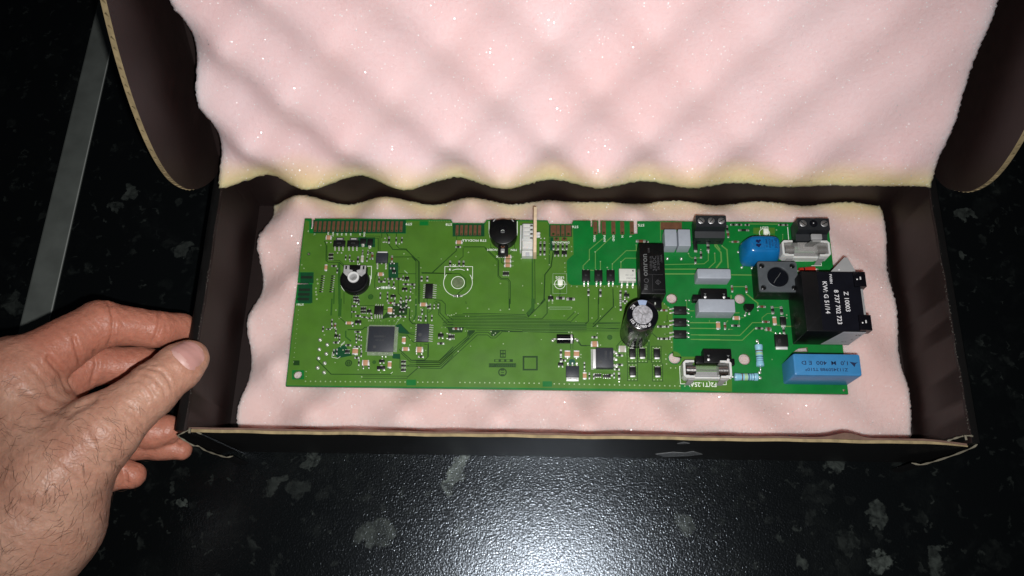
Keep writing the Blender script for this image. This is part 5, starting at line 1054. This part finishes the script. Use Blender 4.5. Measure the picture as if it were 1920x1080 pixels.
# ---- white socket with a card standing in it
o, c, w, d = topbox('white_socket', 979, 419.5, 999.5, 466, 7.0, 'white_plastic', .3, .2)
mb = MB(); mb.box(-w/2-.9, -.3, .05, 5.6, .9, d*.98, 'white_plastic', c=.2); mb.box(-.1, -d/2-1.8, .05, 4.4, w*1.02, 3.2, 'white_plastic', c=.3); mb.box(.1, -d/2-2.6, 4.4, 5.2, 2.0, 2.4, 'label_paper', c=.2, r=.4); obj('housing_rail', mb, o, c)
for k in range(4):
    mb = MB(); mb.box(-.6, d/2-1.5-k*2.55, 7.0, 8.0, w*.62, 2.1, 'white_plastic', c=.25); rb2 = obj('contact_rib', mb, o, c)
    mb = MB(); mb.box(w*.36, d/2-1.5-k*2.55, 7.0, 7.9, 1.3, .9, 'steel', c=.1); obj('contact', mb, rb2, c)
mb = MB(); mb.box(-w*.05, -d*.18, 7.0, 8.3, w*.95, 1.2, 'white_plastic', c=.2); obj('cross_bar', mb, o, c)
a, b_ = at(1003.3, 388, BT+14), at(1003.3, 473, BT+14)
mb = MB(); mb.box(0, 0, 4.0, 14.0, 1.75, abs(a[1]-b_[1]), 'card_tan', c=.12)
pc = obj('plug_in_card', mb, None, ((a[0]+b_[0])/2, (a[1]+b_[1])/2, BT+.1)); tag(pc, 'thin tan card standing on edge in the white socket of the circuit board', 'card')
mb = MB()
for k in range(2): mb.dome(2.1, -.5-k*1.7, 9.5, .95, .7, 'white_plastic', 10, 3); mb.box(1.6, -.5-k*1.7, 8.9, 9.6, 2.0, 1.5, 'white_plastic', c=.2)
obj('pin_cap', mb, pc, WLOC[pc.name])

# ---- electrolytic capacitor
c0 = at(1190, 627, BT); c = (c0[0], c0[1], BT+.1); R0, HC = 8.15, 35.0
mb = MB(); mb.cyl(0, 0, [(.1, R0*.97), (.6, R0), (2.2, R0), (2.7, R0*.965), (3.2, R0), (HC-1.0, R0), (HC-.25, R0*.965), (HC, R0*.90), (HC, R0*.62)], 'black_gloss', 64)
ec = obj('electrolytic_capacitor', mb, board, c)
mb = MB(); mb.cyl(0, 0, [(HC-.1, R0*.635), (HC+.06, R0*.62)], 'alu_disc', 48)
for a0 in (.3, .3+2*PI/3, .3+4*PI/3): mb.box(math.cos(a0)*1.6, math.sin(a0)*1.6, HC+.06, HC+.08, 3.4, .25, 'steel', rot=a0)
obj('metal_top', mb, ec, c)
mb = MB(); n = 14; aa = [PI*.56-.62*i/n+.10 for i in range(n+1)]
prof = [(HC+.03, .64), (HC+.03, .90), (HC-.22, .972), (HC-1.0, 1.006), (3.4, 1.006)]
vs = [(R0*r*math.cos(a), R0*r*math.sin(a), z) for z, r in prof for a in aa]; k = n+1
mb.add(vs, [(j*k+i, j*k+i+1, (j+1)*k+i+1, (j+1)*k+i) for j in range(len(prof)-1) for i in range(n)], 'stripe_blue'); obj('polarity_stripe', mb, ec, c)
mk = MB()
for s_, a0 in (('105', 3.75), ('16', 4.25), ('63V', 4.55), ('00', 4.85), ('uF', 5.25), ('RC', 2.45)):
    text_to(mk, s_, 2.1, R0*.78*math.cos(a0), R0*.78*math.sin(a0), HC+.04, a0+PI/2, 'ink_white')
obj('printed_marking', mk, ec, c, smooth=False)
mk = MB()
for k in range(5):     # print on the sleeve side, facing the front
    a0 = -PI/2-.55+k*.22; pts = []
    for j, (da, z) in enumerate(((-.05, 5.0), (.05, 5.0), (.05, 7.2), (-.05, 7.2))): pts.append((R0*1.006*math.cos(a0+da), R0*1.006*math.sin(a0+da), z+k % 2))
    mk.add(pts, [(0, 1, 2, 3)], 'ink_grey')
obj('printed_marking', mk, ec, c, smooth=False)

# ---- screw terminals
def terminal(x0, y0, x1, y1, h, n, shaft):
    """y0 back of top strip, y1 front of top strip at height h"""
    a, b_ = at(x0, y1, BT+h), at(x1, y0, BT+h); w = b_[0]-a[0]; cx = (a[0]+b_[0])/2; c = (cx, a[1], BT+.1); D1 = b_[1]-a[1]
    prof = [(D1, .05), (D1, h), (0, h), (-.3, h-.5), (-1.0, h*.62), (-4.6, h*.55), (-5.0, h*.40), (-5.4, .05)]
    mb = MB(); mb.loops([[(-w/2, y, z) for y, z in prof], [(w/2, y, z) for y, z in prof]], 'terminal_grey')
    o = obj('screw_terminal', mb, board, c, ang=20)
    for k in range(n):
        xx = -w/2+w*(k+.5)/n; r = w/n*.34
        mb = MB(); mb.cyl(xx, D1*.52, [(h+.0, r*1.12), (h+.1, r*1.1)], 'coil_black', 20); 
        if shaft[k]:
            mb.cyl(xx, D1*.5, [(h+.05, r), (h+.35, r), (h+.45, r*.9)], 'screw_metal', 24); mb.box(xx, D1*.5, h+.45, h+.47, r*1.75, .45, 'coil_black', rot=(-.75, .9, .5)[k])
        else: mb.dome(xx, D1*.55, h+.1, .35, .2, 'tin_white', 8, 2)
        obj('screw', mb, o, c)
        mb = MB(); mb.box(xx, -5.0, h*.12, h*.3, r*1.3, .5, 'coil_black', c=.05); obj('wire_entry', mb, o, c)
    return o
terminal(1305.5, 404.5, 1361, 424, 13, 3, (1, 1, 1))['label'] = 'dark grey terminal with three screw heads'
terminal(1496.5, 409.5, 1554, 429.5, 13, 3, (1, 0, 1))['label'] = 'dark grey terminal whose middle screw is missing'

# ---- blue moulded choke
c0 = at(1421, 479, BT); c = (c0[0], c0[1], BT+.1)
secs = [(0.6, 9.4, 6.6, -1.2, -.6), (3, 10.4, 7.4, -.8, -.4), (7, 10.0, 7.0, -.3, .1), (10.5, 9.2, 6.0, .2, .8), (12.9, 8.3, 5.0, .4, 1.3), (13.6, 7.4, 4.2, .4, 1.5), (13.75, 5.0, 2.5, .4, 1.5)]
mb = MB(); ls = []
for z, rx, ry, ox, oy in secs:
    pts = []
    for i in range(36):
        a = 2*PI*i/36; ca, sa = math.cos(a), math.sin(a); e = 2/4.6
        pts.append((ox+rx*math.copysign(abs(ca)**e, ca), oy+ry*math.copysign(abs(sa)**e, sa), z))
    ls.append(pts)
mb.loops(ls, 'blue_epoxy'); ch = obj('moulded_choke', mb, board, c, ang=60)
mb = MB(); mb.box(3.6, 1.5, 13.5, 14.15, 7.4, 7.4, 'blue_epoxy', c=.3, r=1.4); obj('raised_panel', mb, ch, c)
mk = MB(); text_to(mk, 'EPCOS', 1.95, 6.2, 1.5, 14.2, V, 'blue_ink', 1.0); text_to(mk, 'B82720', 1.3, 4.4, 1.7, 14.2, V, 'blue_ink'); text_to(mk, 'A2000N3', 1.4, 2.9, 1.5, 14.2, V, 'blue_ink'); text_to(mk, '048E 13', 1.5, 1.2, 1.5, 14.2, V, 'blue_ink')
for (x, y) in ((-3.6, 2.9), (-3.6, .5)):
    mk.disc(x, y, .85, 13.85, 'blue_ink', 10); mk.disc(x+1.4, y+.3, .65, 13.86, 'blue_ink', 8); mk.disc(x+.6, y-.6, .7, 13.87, 'blue_ink', 8)
obj('printed_marking', mk, ch, c, smooth=False)
for x, y in ((-10.2, 1.8), (-9.0, -6.8), (-3.8, -7.2), (9.5, .5)):
    mb = MB(); mb.tube([(x*.82, y*.8, 4.6), (x*.95, y*.93, 2.4), (x*1.02, y*1.02, .2)], [1.0, .7, .35], 'blue_epoxy', 10); mb.tube([(x*1.0, y*1.0, 1.2), (x*1.06, y*1.08, 0)], .3, 'solder', 6); mb.dome(x*1.06, y*1.08, 0, .75, .5, 'solder', 9, 3); obj('coated_lead', mb, ch, c)

# ---- square part with grey plate and round opening
PZ = 13.5
a, b_ = at(1424, 547, BT+PZ), at(1493, 491, BT+PZ); ctr = (a+b_)/2; w, d = b_[0]-a[0], b_[1]-a[1]; c = (ctr[0], ctr[1], BT+.1)
mb = MB(); mb.box(0, 0, .05, PZ-1.4, w*.98, d*.98, 'black_plastic', c=.3); sq = obj('plated_coil', mb, board, c)
plate = [[(sx*(w/2-1.2)+1.2*math.cos(math.radians(a0+k*30)), sy*(d/2-1.2)+1.2*math.sin(math.radians(a0+k*30))) for (sx, sy, a0) in ((1, -1, -90), (1, 1, 0), (-1, 1, 90), (-1, -1, 180)) for k in range(4)]]
plate += [circ((0, 0), w*.275, 40)]+[circ((sx*w*.385, sy*d*.36), w*.07, 16) for sx in (-1, 1) for sy in (-1, 1)]
obj('cover_plate', curve_sheet(plate, PZ-1.3, PZ, 'plate_grey'), sq, c)
mb = MB(); mb.cyl(0, 0, [(PZ-1.35, w*.27), (PZ-1.3, w*.27)], 'coil_black', 40); mb.tube([(-2.2, -3.2, PZ-1.1), (-.6, -.6, PZ-.9), (.4, .4, PZ-.9), (1.8, 2.6, PZ-1.1)], .16, 'ink_grey', 6)
n = 30; ls = [[(r*math.cos(2*PI*i/n), r*math.sin(2*PI*i/n), z) for i in range(n)] for z, r in ((PZ-.1, w*.272), (PZ+.05, w*.282), (PZ-.02, w*.29))]; mb.loops(ls, 'plate_grey', False, False); obj('round_opening', mb, sq, c)
for sx in (-1, 1):
    for sy in (-1, 1):
        mb = MB(); mb.cyl(sx*w*.385, sy*d*.36, [(PZ-1.4, w*.066), (PZ-1.0, w*.06)], 'black_plastic', 14); mb.dome(sx*w*.385-.3, sy*d*.36-.5, PZ-1.0, .4, .3, 'screw_metal', 8, 2); obj('plate_rivet', mb, sq, c)
mb = MB(); mb.cyl(0, 0, [(.05, 2.5), (5, 2.5), (5.3, 2.2)], 'black_plastic', 20); p = bp('I', 558, 108, BT+3)
# small half-round transistor
mb = MB(); pts = [(2.4*math.cos(a), 2.4*math.sin(a)*.9) for a in [PI+PI*i/12 for i in range(13)]]+[(2.5, 1.3), (-2.5, 1.3)]
mb.loops([[(x, y, 2.0) for x, y in pts], [(x, y, 6.2) for x, y in pts]], 'black_plastic'); mb.tube([(-.9, -1.0, 2.2), (-1.3, -3.0, .2)], .3, 'solder', 6); mb.tube([(1.0, -1.0, 2.2), (1.0, -2.2, .2)], .3, 'solder', 6); mb.dome(-1.3, -3.2, 0, .75, .5, 'solder', 8, 3); mb.dome(1.0, -2.3, 0, .7, .5, 'solder', 8, 3)
obj('half_round_transistor', mb, board, (p[0], p[1], BT+.1))

# ---- black tab connectors
def tabconn(x0, y0, x1, y1, h, lug):
    o, c, w, d = topbox('black_switch', x0, y0, x1, y1, h, 'black_plastic', .3, .3)
    mb = MB(); mb.box(-w/2-1.8, -d*.22, .05, h*.7, 4.2, d*.55, 'black_plastic', c=.3, r=.6); mb.box(w/2+1.0, -d*.30, .05, h*.5, 2.4, d*.45, 'black_plastic', c=.3, r=.4); obj('mounting_lug', mb, o, c)
    for fx in (-.33, .37):
        mb = MB(); mb.dome(fx*w, -d*.28, h, .75, .2, 'tin_white', 10, 2); mb.add([(fx*w-.75, d*.05, h+.02), (fx*w+.2, -d*.1, h+.02), (fx*w+.7, d*.05, h+.02)], [(0, 1, 2)], 'ink_grey'); obj('pin_end', mb, o, c)
tabconn(1314, 541.5, 1363, 561.5, 6.5, 1); tabconn(1320, 654.5, 1371, 680, 6.5, 1)

# ---- fuse holders
def fuse_holder(xl, xr, yb, yf, cover):
    """pixel extents of the clips' outline at height 9 mm"""
    H9 = 9.0; a, b_ = at(xl, yf, BT+H9), at(xr, yb, BT+H9); ctr = (a+b_)/2; w, d = b_[0]-a[0], b_[1]-a[1]; c = (ctr[0], ctr[1], BT+.1)
    mb = MB(); mb.box(-w*.37, 0, .05, 1.8, w*.22, d*.72, 'bracket_grey', c=.2); mb.box(w*.37, 0, .05, 1.8, w*.22, d*.72, 'bracket_grey', c=.2); mb.box(0, -d*.38, .05, 5.0, w*.64, 1.0, 'white_plastic', c=.15); mb.box(0, -d*.12, .05, .9, w*.56, d*.34, 'bracket_grey', c=.1)
    o = obj('fuse_holder', mb, board, c)
    for s_ in (-1, 1):
        x1 = s_*w/2; e = w*.23; t = 1.15
        mb = MB()
        P = [(0, -d/2), (0, d/2), (-e, d/2), (-e, d/2-t), (-e*.55, d/2-t), (-e*.5, d/2-t*1.25), (-t, d/2-t*1.25), (-t, -d/2+t*1.25), (-e*.5, -d/2+t*1.25), (-e*.55, -d/2+t), (-e, -d/2+t), (-e, -d/2)]
        # chamfer outer corners
        P = [(0, -d/2+1.3), (0, d/2-1.3), (-1.3, d/2)]+P[2:]+[(-1.3, -d/2)]
        P = [(x1+s_*x, y) for x, y in P]
        if s_ < 0: P = P[::-1]
        P = P[::-1] if False else P
        mb.loops([[(x, y, 1.8) for x, y in P], [(x, y, H9-.2) for x, y in P], [(x*.998, y*.985, H9) for x, y in P]], 'white_plastic'); cl = obj('end_frame', mb, o, c, ang=25)
        mb = MB(); lx = x1-s_*e*.75
        mb.box(lx, -d/2-.2, .2, 3.0, 2.6, .5, 'smoke_plastic'); Pq = [(lx-1.6, -d/2-.1, H9*.75), (lx+1.6, -d/2-.1, H9*.75), (lx+.6, -d/2-1.6, .4), (lx-2.4, -d/2-1.6, .4)]
        mb.loops([Pq, [(x, y-.5, z) for x, y, z in Pq]], 'bracket_grey'); obj('foot', mb, cl, c)
        mb = MB(); xm = x1-s_*(e*.62)
        n = 12
        for sy in (-1, 1):
            pr2 = [(1.9+.5*math.cos(k*.6), 2.0+k*1.0) for k in range(7)]
            vs = []
            for xx in (xm-e*.28, xm+e*.28): vs += [(xx, sy*y, z) for y, z in pr2]
            mb.add(vs, [(k, k+1, k+8, k+7) for k in range(6)], 'steel')
        obj('spring_clip', mb, cl, c)
    # glass tube fuse held in the clips
    r = 2.55; hz = 6.4; L_ = w*.86; n = 24
    def cylx(mb, x0, x1, rr, m): mb.loops([[(x, rr*math.cos(2*PI*k/n), hz+rr*math.sin(2*PI*k/n)) for k in range(n)] for x in (x0, x1)], m)
    mb = MB(); cylx(mb, -L_/2+4.6, L_/2-4.6, r*.92, 'glass_tube'); fu = obj('glass_fuse', mb, o, c)
    for s_ in (-1, 1):
        mb = MB(); x0, x1 = sorted((s_*L_/2, s_*(L_/2-5.0))); cylx(mb, x0, x1, r, 'steel'); obj('end_cap', mb, fu, c)
    mb = MB(); mb.tube([(-L_/2+4, 0, hz), (0, 0, hz-.3), (L_/2-4, 0, hz)], .12, 'steel', 6); obj('fuse_wire', mb, fu, c)
    if cover:
        mb = MB(); mb.box(0, 0, 4.5, 10.0, w*.90, d*.66, 'clear_cover', c=.8, r=1.0); cv = obj('clear_cover', mb, o, c)
        mb = MB()
        for k in range(3): mb.box(.2, .1-k*.15, 10.0+k*.7, 10.7+k*.7, w*(.40-.08*k), d*(.58-.14*k), 'clear_cover', c=.2, r=.4)
        obj('stepped_base', mb, cv, c)
        mb = MB(); P0 = np.array([.4, .2, 11.8]); P1 = at(1531, 452, BT+22)-np.array(c); mb2 = []
        for q, ww in ((P0, 2.2), ((P0+P1)/2, 1.9), (P1, 2.2)): mb2.append([(q[0]-ww, q[1]-.6, q[2]), (q[0]+ww, q[1]-.6, q[2]), (q[0]+ww, q[1]+.6, q[2]+.3), (q[0]-ww, q[1]+.6, q[2]+.3)])
        mb.loops(mb2, 'smoke_plastic'); P2 = at(1531, 444, BT+23)-np.array(c); mb.box(P2[0], P2[1], P2[2]-.8, P2[2]+.4, 5.8, 3.2, 'bracket_grey', c=.3, r=.5); obj('pull_handle', mb, cv, c)
    return o
fuse_holder(1282, 1371, 676, 708, False)['label'] = 'white fuse holder with bare glass fuse'
fuse_holder(1468, 1555, 451, 480, True)['label'] = 'white fuse holder under a clear cover with pull handle'


# ------------------------------------------------------------------ hand, one continuous skin
def J(px, py, z, r): return (at(px, py, z), r)
CH_ = {
 'index': [J(25, 702, 88, 15), J(188, 606, 72, 11.0), J(293, 617, 58, 8.9), J(340, 614, 48, 7.6)],
 'middle': [J(45, 765, 70, 14), J(168, 684, 56, 10.2), J(262, 684, 45, 9), J(325, 690, 38, 8)],
 'ring': [J(75, 815, 58, 13), J(205, 792, 44, 10), J(282, 810, 38, 8.6), J(312, 806, 37, 7.8)],
 'little': [J(110, 850, 52, 12), J(240, 828, 36, 9), J(300, 836, 30, 7), J(340, 843, 27, 5.4)],
 'heel': [J(150, 870, 52, 12), J(249, 892, 46, 6.4)],
 'thumb': [J(95, 895, 86, 20), J(192, 806, 86, 15.3), J(283, 732, 80, 12.0), J(335, 688, 74, 10.6), J(357, 671, 71, 8.9)]}
PALM = [(J(-160, 1200, 66, 35), J(48, 972, 70, 31)), (J(48, 972, 70, 31), J(72, 862, 74, 25)), (J(72, 862, 74, 25), J(25, 720, 84, 18)), (J(72, 862, 70, 24), J(45, 780, 66, 18)),
        (J(105, 905, 80, 21), J(185, 812, 85, 15.5)), (J(-90, 990, 62, 32), J(-70, 760, 70, 22)), (J(-70, 760, 70, 22), J(25, 705, 84, 16)), (J(60, 900, 60, 24), J(150, 870, 50, 14))]
def caps(P, A, B):
    a, ra = A; b, rb2 = B; ba = b-a; t = np.clip(((P-a) @ ba)/(ba @ ba), 0, 1)
    return np.linalg.norm(P-(a+t[:, None]*ba), axis=1)-(ra+(rb2-ra)*t), t*np.linalg.norm(ba)
def smin(a, b, k):
    h = np.clip(.5+.5*(b-a)/k, 0, 1); return b+(a-b)*h-k*h*(1-h)
def creases(t, L_, lst):
    o = 0
    for pos, dep, wid in lst: o = o+dep*np.exp(-((t-pos)/wid)**2)
    return o
def hand_sdf(P, parts=False):
    d = None
    for A, B in PALM:
        q, _ = caps(P, A, B); d = q if d is None else smin(d, q, 12)
    pal = d.copy(); out = d; red = np.full(len(P), 9e9)
    for nm, J_ in CH_.items():
        f = None
        for i in range(len(J_)-1):
            q, t = caps(P, J_[i], J_[i+1]); L_ = np.linalg.norm(J_[i+1][0]-J_[i][0])
            wob = .8*np.sin(P[:, 0]*.9+P[:, 1]*.7)
            if nm in ('index', 'middle', 'ring') and i >= 1: q = q+creases(t+wob*.3, L_, [(0.4, .9, .9), (3.0, .35, .6)]) if i < 3 else q
            if nm == 'thumb' and i == 2: q = q+creases(t+wob*.8, L_, [(-1.5, .35, .6), (.8, .5, .7), (3.1, .45, .6), (5.4, .35, .6)])
            if nm == 'thumb' and i == 1: q = q+creases(L_-t+wob*.8, L_, [(1.2, .4, .6), (3.4, .4, .6), (6.0, .3, .7)])
            f = q if f is None else smin(f, q, 3.2)
        if nm != 'thumb': red = np.minimum(red, f)
        out = smin(out, smin(f, pal, 7.0) if nm in ('thumb', 'heel') else smin(f, pal, 4.0), .9)
    out = out+.35*np.sin(P[:, 0]*.21+1)*np.sin(P[:, 1]*.19)*np.sin(P[:, 2]*.23+.5)+.12*np.sin(P[:, 0]*.8+P[:, 1]*.5)*np.sin(P[:, 1]*.9-P[:, 2]*.4)
    return (out, pal, red) if parts else out
def surface_nets(lo_, hi_, h):
    n = np.ceil((hi_-lo_)/h).astype(int)+1
    ax = [lo_[i]+np.arange(n[i])*h for i in range(3)]
    G = np.empty(n, np.float32)
    for i in range(n[0]):
        Y, Z = np.meshgrid(ax[1], ax[2], indexing='ij'); P = np.stack([np.full(Y.size, ax[0][i]), Y.ravel(), Z.ravel()], 1)
        G[i] = hand_sdf(P).reshape(n[1], n[2])
    S = G < 0
    m = np.zeros(n-1, int); acc = np.zeros((*(n-1), 3)); cnt = np.zeros(n-1)
    def sl(a, o): return a[o[0]:a.shape[0]-1+o[0], o[1]:a.shape[1]-1+o[1], o[2]:a.shape[2]-1+o[2]]
    cs = [(i, j, k) for i in (0, 1) for j in (0, 1) for k in (0, 1)]
    for a in cs:
        for d in range(3):
            if a[d] == 0:
                b = list(a); b[d] = 1; ga, gb = sl(G, a), sl(G, b); x = (ga < 0) != (gb < 0)
                t = np.where(x, ga/(ga-gb+1e-12), 0)
                for q in range(3): acc[..., q] += np.where(x, a[q]+(t if q == d else 0), 0)
                cnt += x
    act = cnt > 0; idx = np.full(n-1, -1); idx[act] = np.arange(act.sum())
    cell = np.argwhere(act); V = lo_+(cell+acc[act]/cnt[act][:, None])*h
    F = []
    for d in range(3):
        u, v = (d+1) % 3, (d+2) % 3
        s0 = [slice(None)]*3; s1 = [slice(None)]*3; s0[d] = slice(0, -1); s1[d] = slice(1, None)
        x = S[tuple(s0)] != S[tuple(s1)]; e = np.argwhere(x)
        ok = (e[:, u] > 0) & (e[:, v] > 0) & (e[:, u] < n[u]-1) & (e[:, v] < n[v]-1); e = e[ok]
        flip = S[tuple(s0)][tuple(e.T)]
        def cc(du, dv):
            q = e.copy(); q[:, u] -= du; q[:, v] -= dv; return idx[tuple(q.T)]
        quad = np.stack([cc(1, 1), cc(0, 1), cc(0, 0), cc(1, 0)], 1)
        quad[~flip] = quad[~flip][:, ::-1]; F.append(quad)
    return V, np.concatenate(F)
allj = np.array([j[0] for J_ in CH_.values() for j in J_])
lo_ = np.array([at(-75, 900, 40)[0], at(0, 1170, 90)[1], 8.]); hi_ = np.array([-172., allj[:, 1].max()+16, 112.])
V, F = surface_nets(lo_, hi_, 0.85)
# skin folds: narrow grooves pressed into the surface along lines seen on the hand
FOLDS = [([(139, 635), (146, 659), (151, 681)], 1.3, 1.0), ([(92, 672), (118, 702), (129, 730)], 1.8, 1.3), ([(77, 761), (123, 777), (154, 762), (176, 750)], 1.0, 1.6), ([(205, 568), (213, 597), (211, 628), (203, 648)], .9, .8), ([(298, 586), (299, 612), (288, 640)], .8, .8), ([(177, 660), (181, 684), (172, 716)], .9, .9),
         ([(277, 689), (303, 695), (318, 715), (322, 728)], .6, .7), ([(267, 700), (288, 707), (308, 730), (310, 744)], .6, .7), ([(259, 711), (277, 723), (290, 744)], .5, .7), ([(255, 726), (270, 738), (278, 756)], .45, .7), ([(262, 690), (275, 683), (292, 684)], .45, .7), ([(232, 752), (252, 764), (258, 782)], .4, .9), ([(240, 770), (262, 786), (270, 800)], .35, .9),
         ([(322, 650), (331, 668), (350, 686), (371, 699)], .7, .7), ([(60, 690), (85, 715), (95, 740)], .5, 1.2), ([(40, 730), (70, 750), (90, 775)], .5, 1.4), ([(20, 790), (60, 800), (95, 795)], .4, 1.6), ([(130, 780), (160, 800), (175, 830)], .4, 1.6), ([(60, 860), (100, 870), (140, 900)], .35, 1.8), ([(30, 940), (80, 950), (120, 985)], .35, 1.8), ([(215, 868), (232, 884), (236, 905)], .9, 1.2), ([(310, 836), (325, 826), (338, 830)], .4, .8)]
dv = V-CAM; zz_ = dv @ AF; vx = 960+FPX*(dv @ AR)/zz_; vy = 540-FPX*(dv @ AU)/zz_
e_ = .5; Nv = np.stack([hand_sdf(V+np.eye(3)[i]*e_)-hand_sdf(V-np.eye(3)[i]*e_) for i in range(3)], 1); Nv /= np.linalg.norm(Nv, axis=1)[:, None]+1e-9
facing = np.clip(-(Nv*(dv/np.linalg.norm(dv, axis=1)[:, None])).sum(1)*3, 0, 1)
for pl, dep, wid in FOLDS:
    best = np.full(len(V), 1e9)
    for (x0, y0), (x1, y1) in zip(pl[:-1], pl[1:]):
        t = np.clip(((vx-x0)*(x1-x0)+(vy-y0)*(y1-y0))/((x1-x0)**2+(y1-y0)**2), 0, 1)
        tt = np.hypot(vx-x0-t*(x1-x0), vy-y0-t*(y1-y0)); best = np.minimum(best, tt)
    bmm = best/4.05
    V = V-Nv*(facing*dep*(np.exp(-(bmm/wid)**2)-.18*np.exp(-((bmm-wid*2.2)/wid)**2)))[:, None]
_, pal_d, red_d = hand_sdf(V, True)
me = bpy.data.meshes.new('hand'); me.from_pydata((V*MM).tolist(), [], F.tolist()); me.materials.append(MATS['skin'])
me.polygons.foreach_set('use_smooth', [True]*len(F))
thumb_d = np.min([caps(V, CH_['thumb'][i], CH_['thumb'][i+1])[0] for i in range(4)], axis=0)
redv = np.clip(.5+(np.minimum(pal_d, thumb_d)-red_d)/8, 0, 1)*.8
tip = np.exp(-(np.linalg.norm(V-CH_['thumb'][4][0], axis=1)/22)**2)*.25
at_ = me.attributes.new('red', 'FLOAT', 'POINT'); at_.data.foreach_set('value', np.clip(redv+tip, 0, 1).astype(np.float32))
me.update()
hand = link('hand', me, None, (0, 0, 0))
tag(hand, 'hairy hand reaching in from the left, thumb and fingertips gripping the box side', 'hand')
def march(px, py, it=60):
    """first hit of the skin along the camera rays of many pixels"""
    D = np.stack([(x-960)/FPX*AR-(y-540)/FPX*AU+AF for x, y in zip(px, py)]); D /= np.linalg.norm(D, axis=1)[:, None]
    T = np.full(len(D), 250.)
    for _ in range(it): T = T+.8*np.clip(hand_sdf(CAM+D*T[:, None]), -5, 40)
    P = CAM+D*T[:, None]; return P, np.abs(hand_sdf(P)) < .3
def grad(P, e=.4):
    g = np.stack([hand_sdf(P+np.eye(3)[i]*e)-hand_sdf(P-np.eye(3)[i]*e) for i in range(3)], 1)
    return g/(np.linalg.norm(g, axis=1)[:, None]+1e-9)
# thumb nail following the curve of the thumb
Pc, _ = march([355], [662]); nc = grad(Pc)[0]; ax_ = CH_['thumb'][4][0]-CH_['thumb'][2][0]; ax_ = ax_-nc*(ax_ @ nc); ax_ /= np.linalg.norm(ax_); bx_ = np.cross(nc, ax_)
pts, vv = [], []; nr, nt = 9, 40
for i in range(nr+1):
    for k in range(nt):
        a = 2*PI*k/nt; r = i/nr; e = 2/2.6
        u = r*math.copysign(abs(math.cos(a))**e, math.cos(a)); v = r*math.copysign(abs(math.sin(a))**e, math.sin(a))
        pts.append(Pc[0]+bx_*u*7.6+ax_*(v*6.6+.4)+nc*5); vv.append((u, v, r))
pts = np.array(pts)
for _ in range(40): pts = pts-nc*(.8*np.clip(hand_sdf(pts), -3, 5))[:, None]
lift = np.array([.55*(1-q[2]**6)+(.45 if q[1] > .6 else -.18)*q[2]**3 for q in vv]); pts = pts+nc*lift[:, None]
mb = MB(); fs = [(i*nt+k, i*nt+(k+1) % nt, (i+1)*nt+(k+1) % nt, (i+1)*nt+k) for i in range(nr) for k in range(nt)]
f0 = [f for f in fs if not (vv[f[0]][1] < -.62 or vv[f[3]][1] > .965)]; f1 = [f for f in fs if f not in f0]
mb.add(pts, f0, 'nail'); mb.add(pts, f1, 'nail_pale'); obj('thumb_nail', mb, hand, ang=80)
# hair on the back of the hand and wrist
r2 = np.random.default_rng(11); px, py = r2.uniform(-10, 270, 430), r2.uniform(700, 1085, 430)
P, ok = march(px, py); N_ = grad(P); mb = MB()
for i in range(len(P)):
    if not ok[i]: continue
    x, y = px[i], py[i]
    if x > 150 and y < 760: continue
    if r2.random() < max(0, (780-y)/120): continue
    ang = 2.2*math.sin(x*.011+.5)*math.cos(y*.009)+r2.normal(0, .45)-1.15
    d = AR*math.cos(ang)+AU*math.sin(ang); n = N_[i]; d = d-n*(d @ n); d /= np.linalg.norm(d)+1e-9; s_ = np.cross(n, d); cv = r2.normal(0, .5); L_ = r2.uniform(2.5, 7.5)
    ps = []
    for t in (0, .25, .5, .75, 1): ps.append(P[i]+d*L_*t+s_*cv*L_*t*t*.6+n*(.15+.9*math.sin(t*PI*.8)*.8))
    Q_ = np.array(ps); sd = hand_sdf(Q_); Q_ = Q_+n*np.clip(.12-sd, 0, 3)[:, None]
    mb.tube([tuple(q) for q in Q_], [.058, .06, .05, .04, .015], 'hair', 3, False)
obj('arm_hair', mb, hand, smooth=False, kind='stuff')
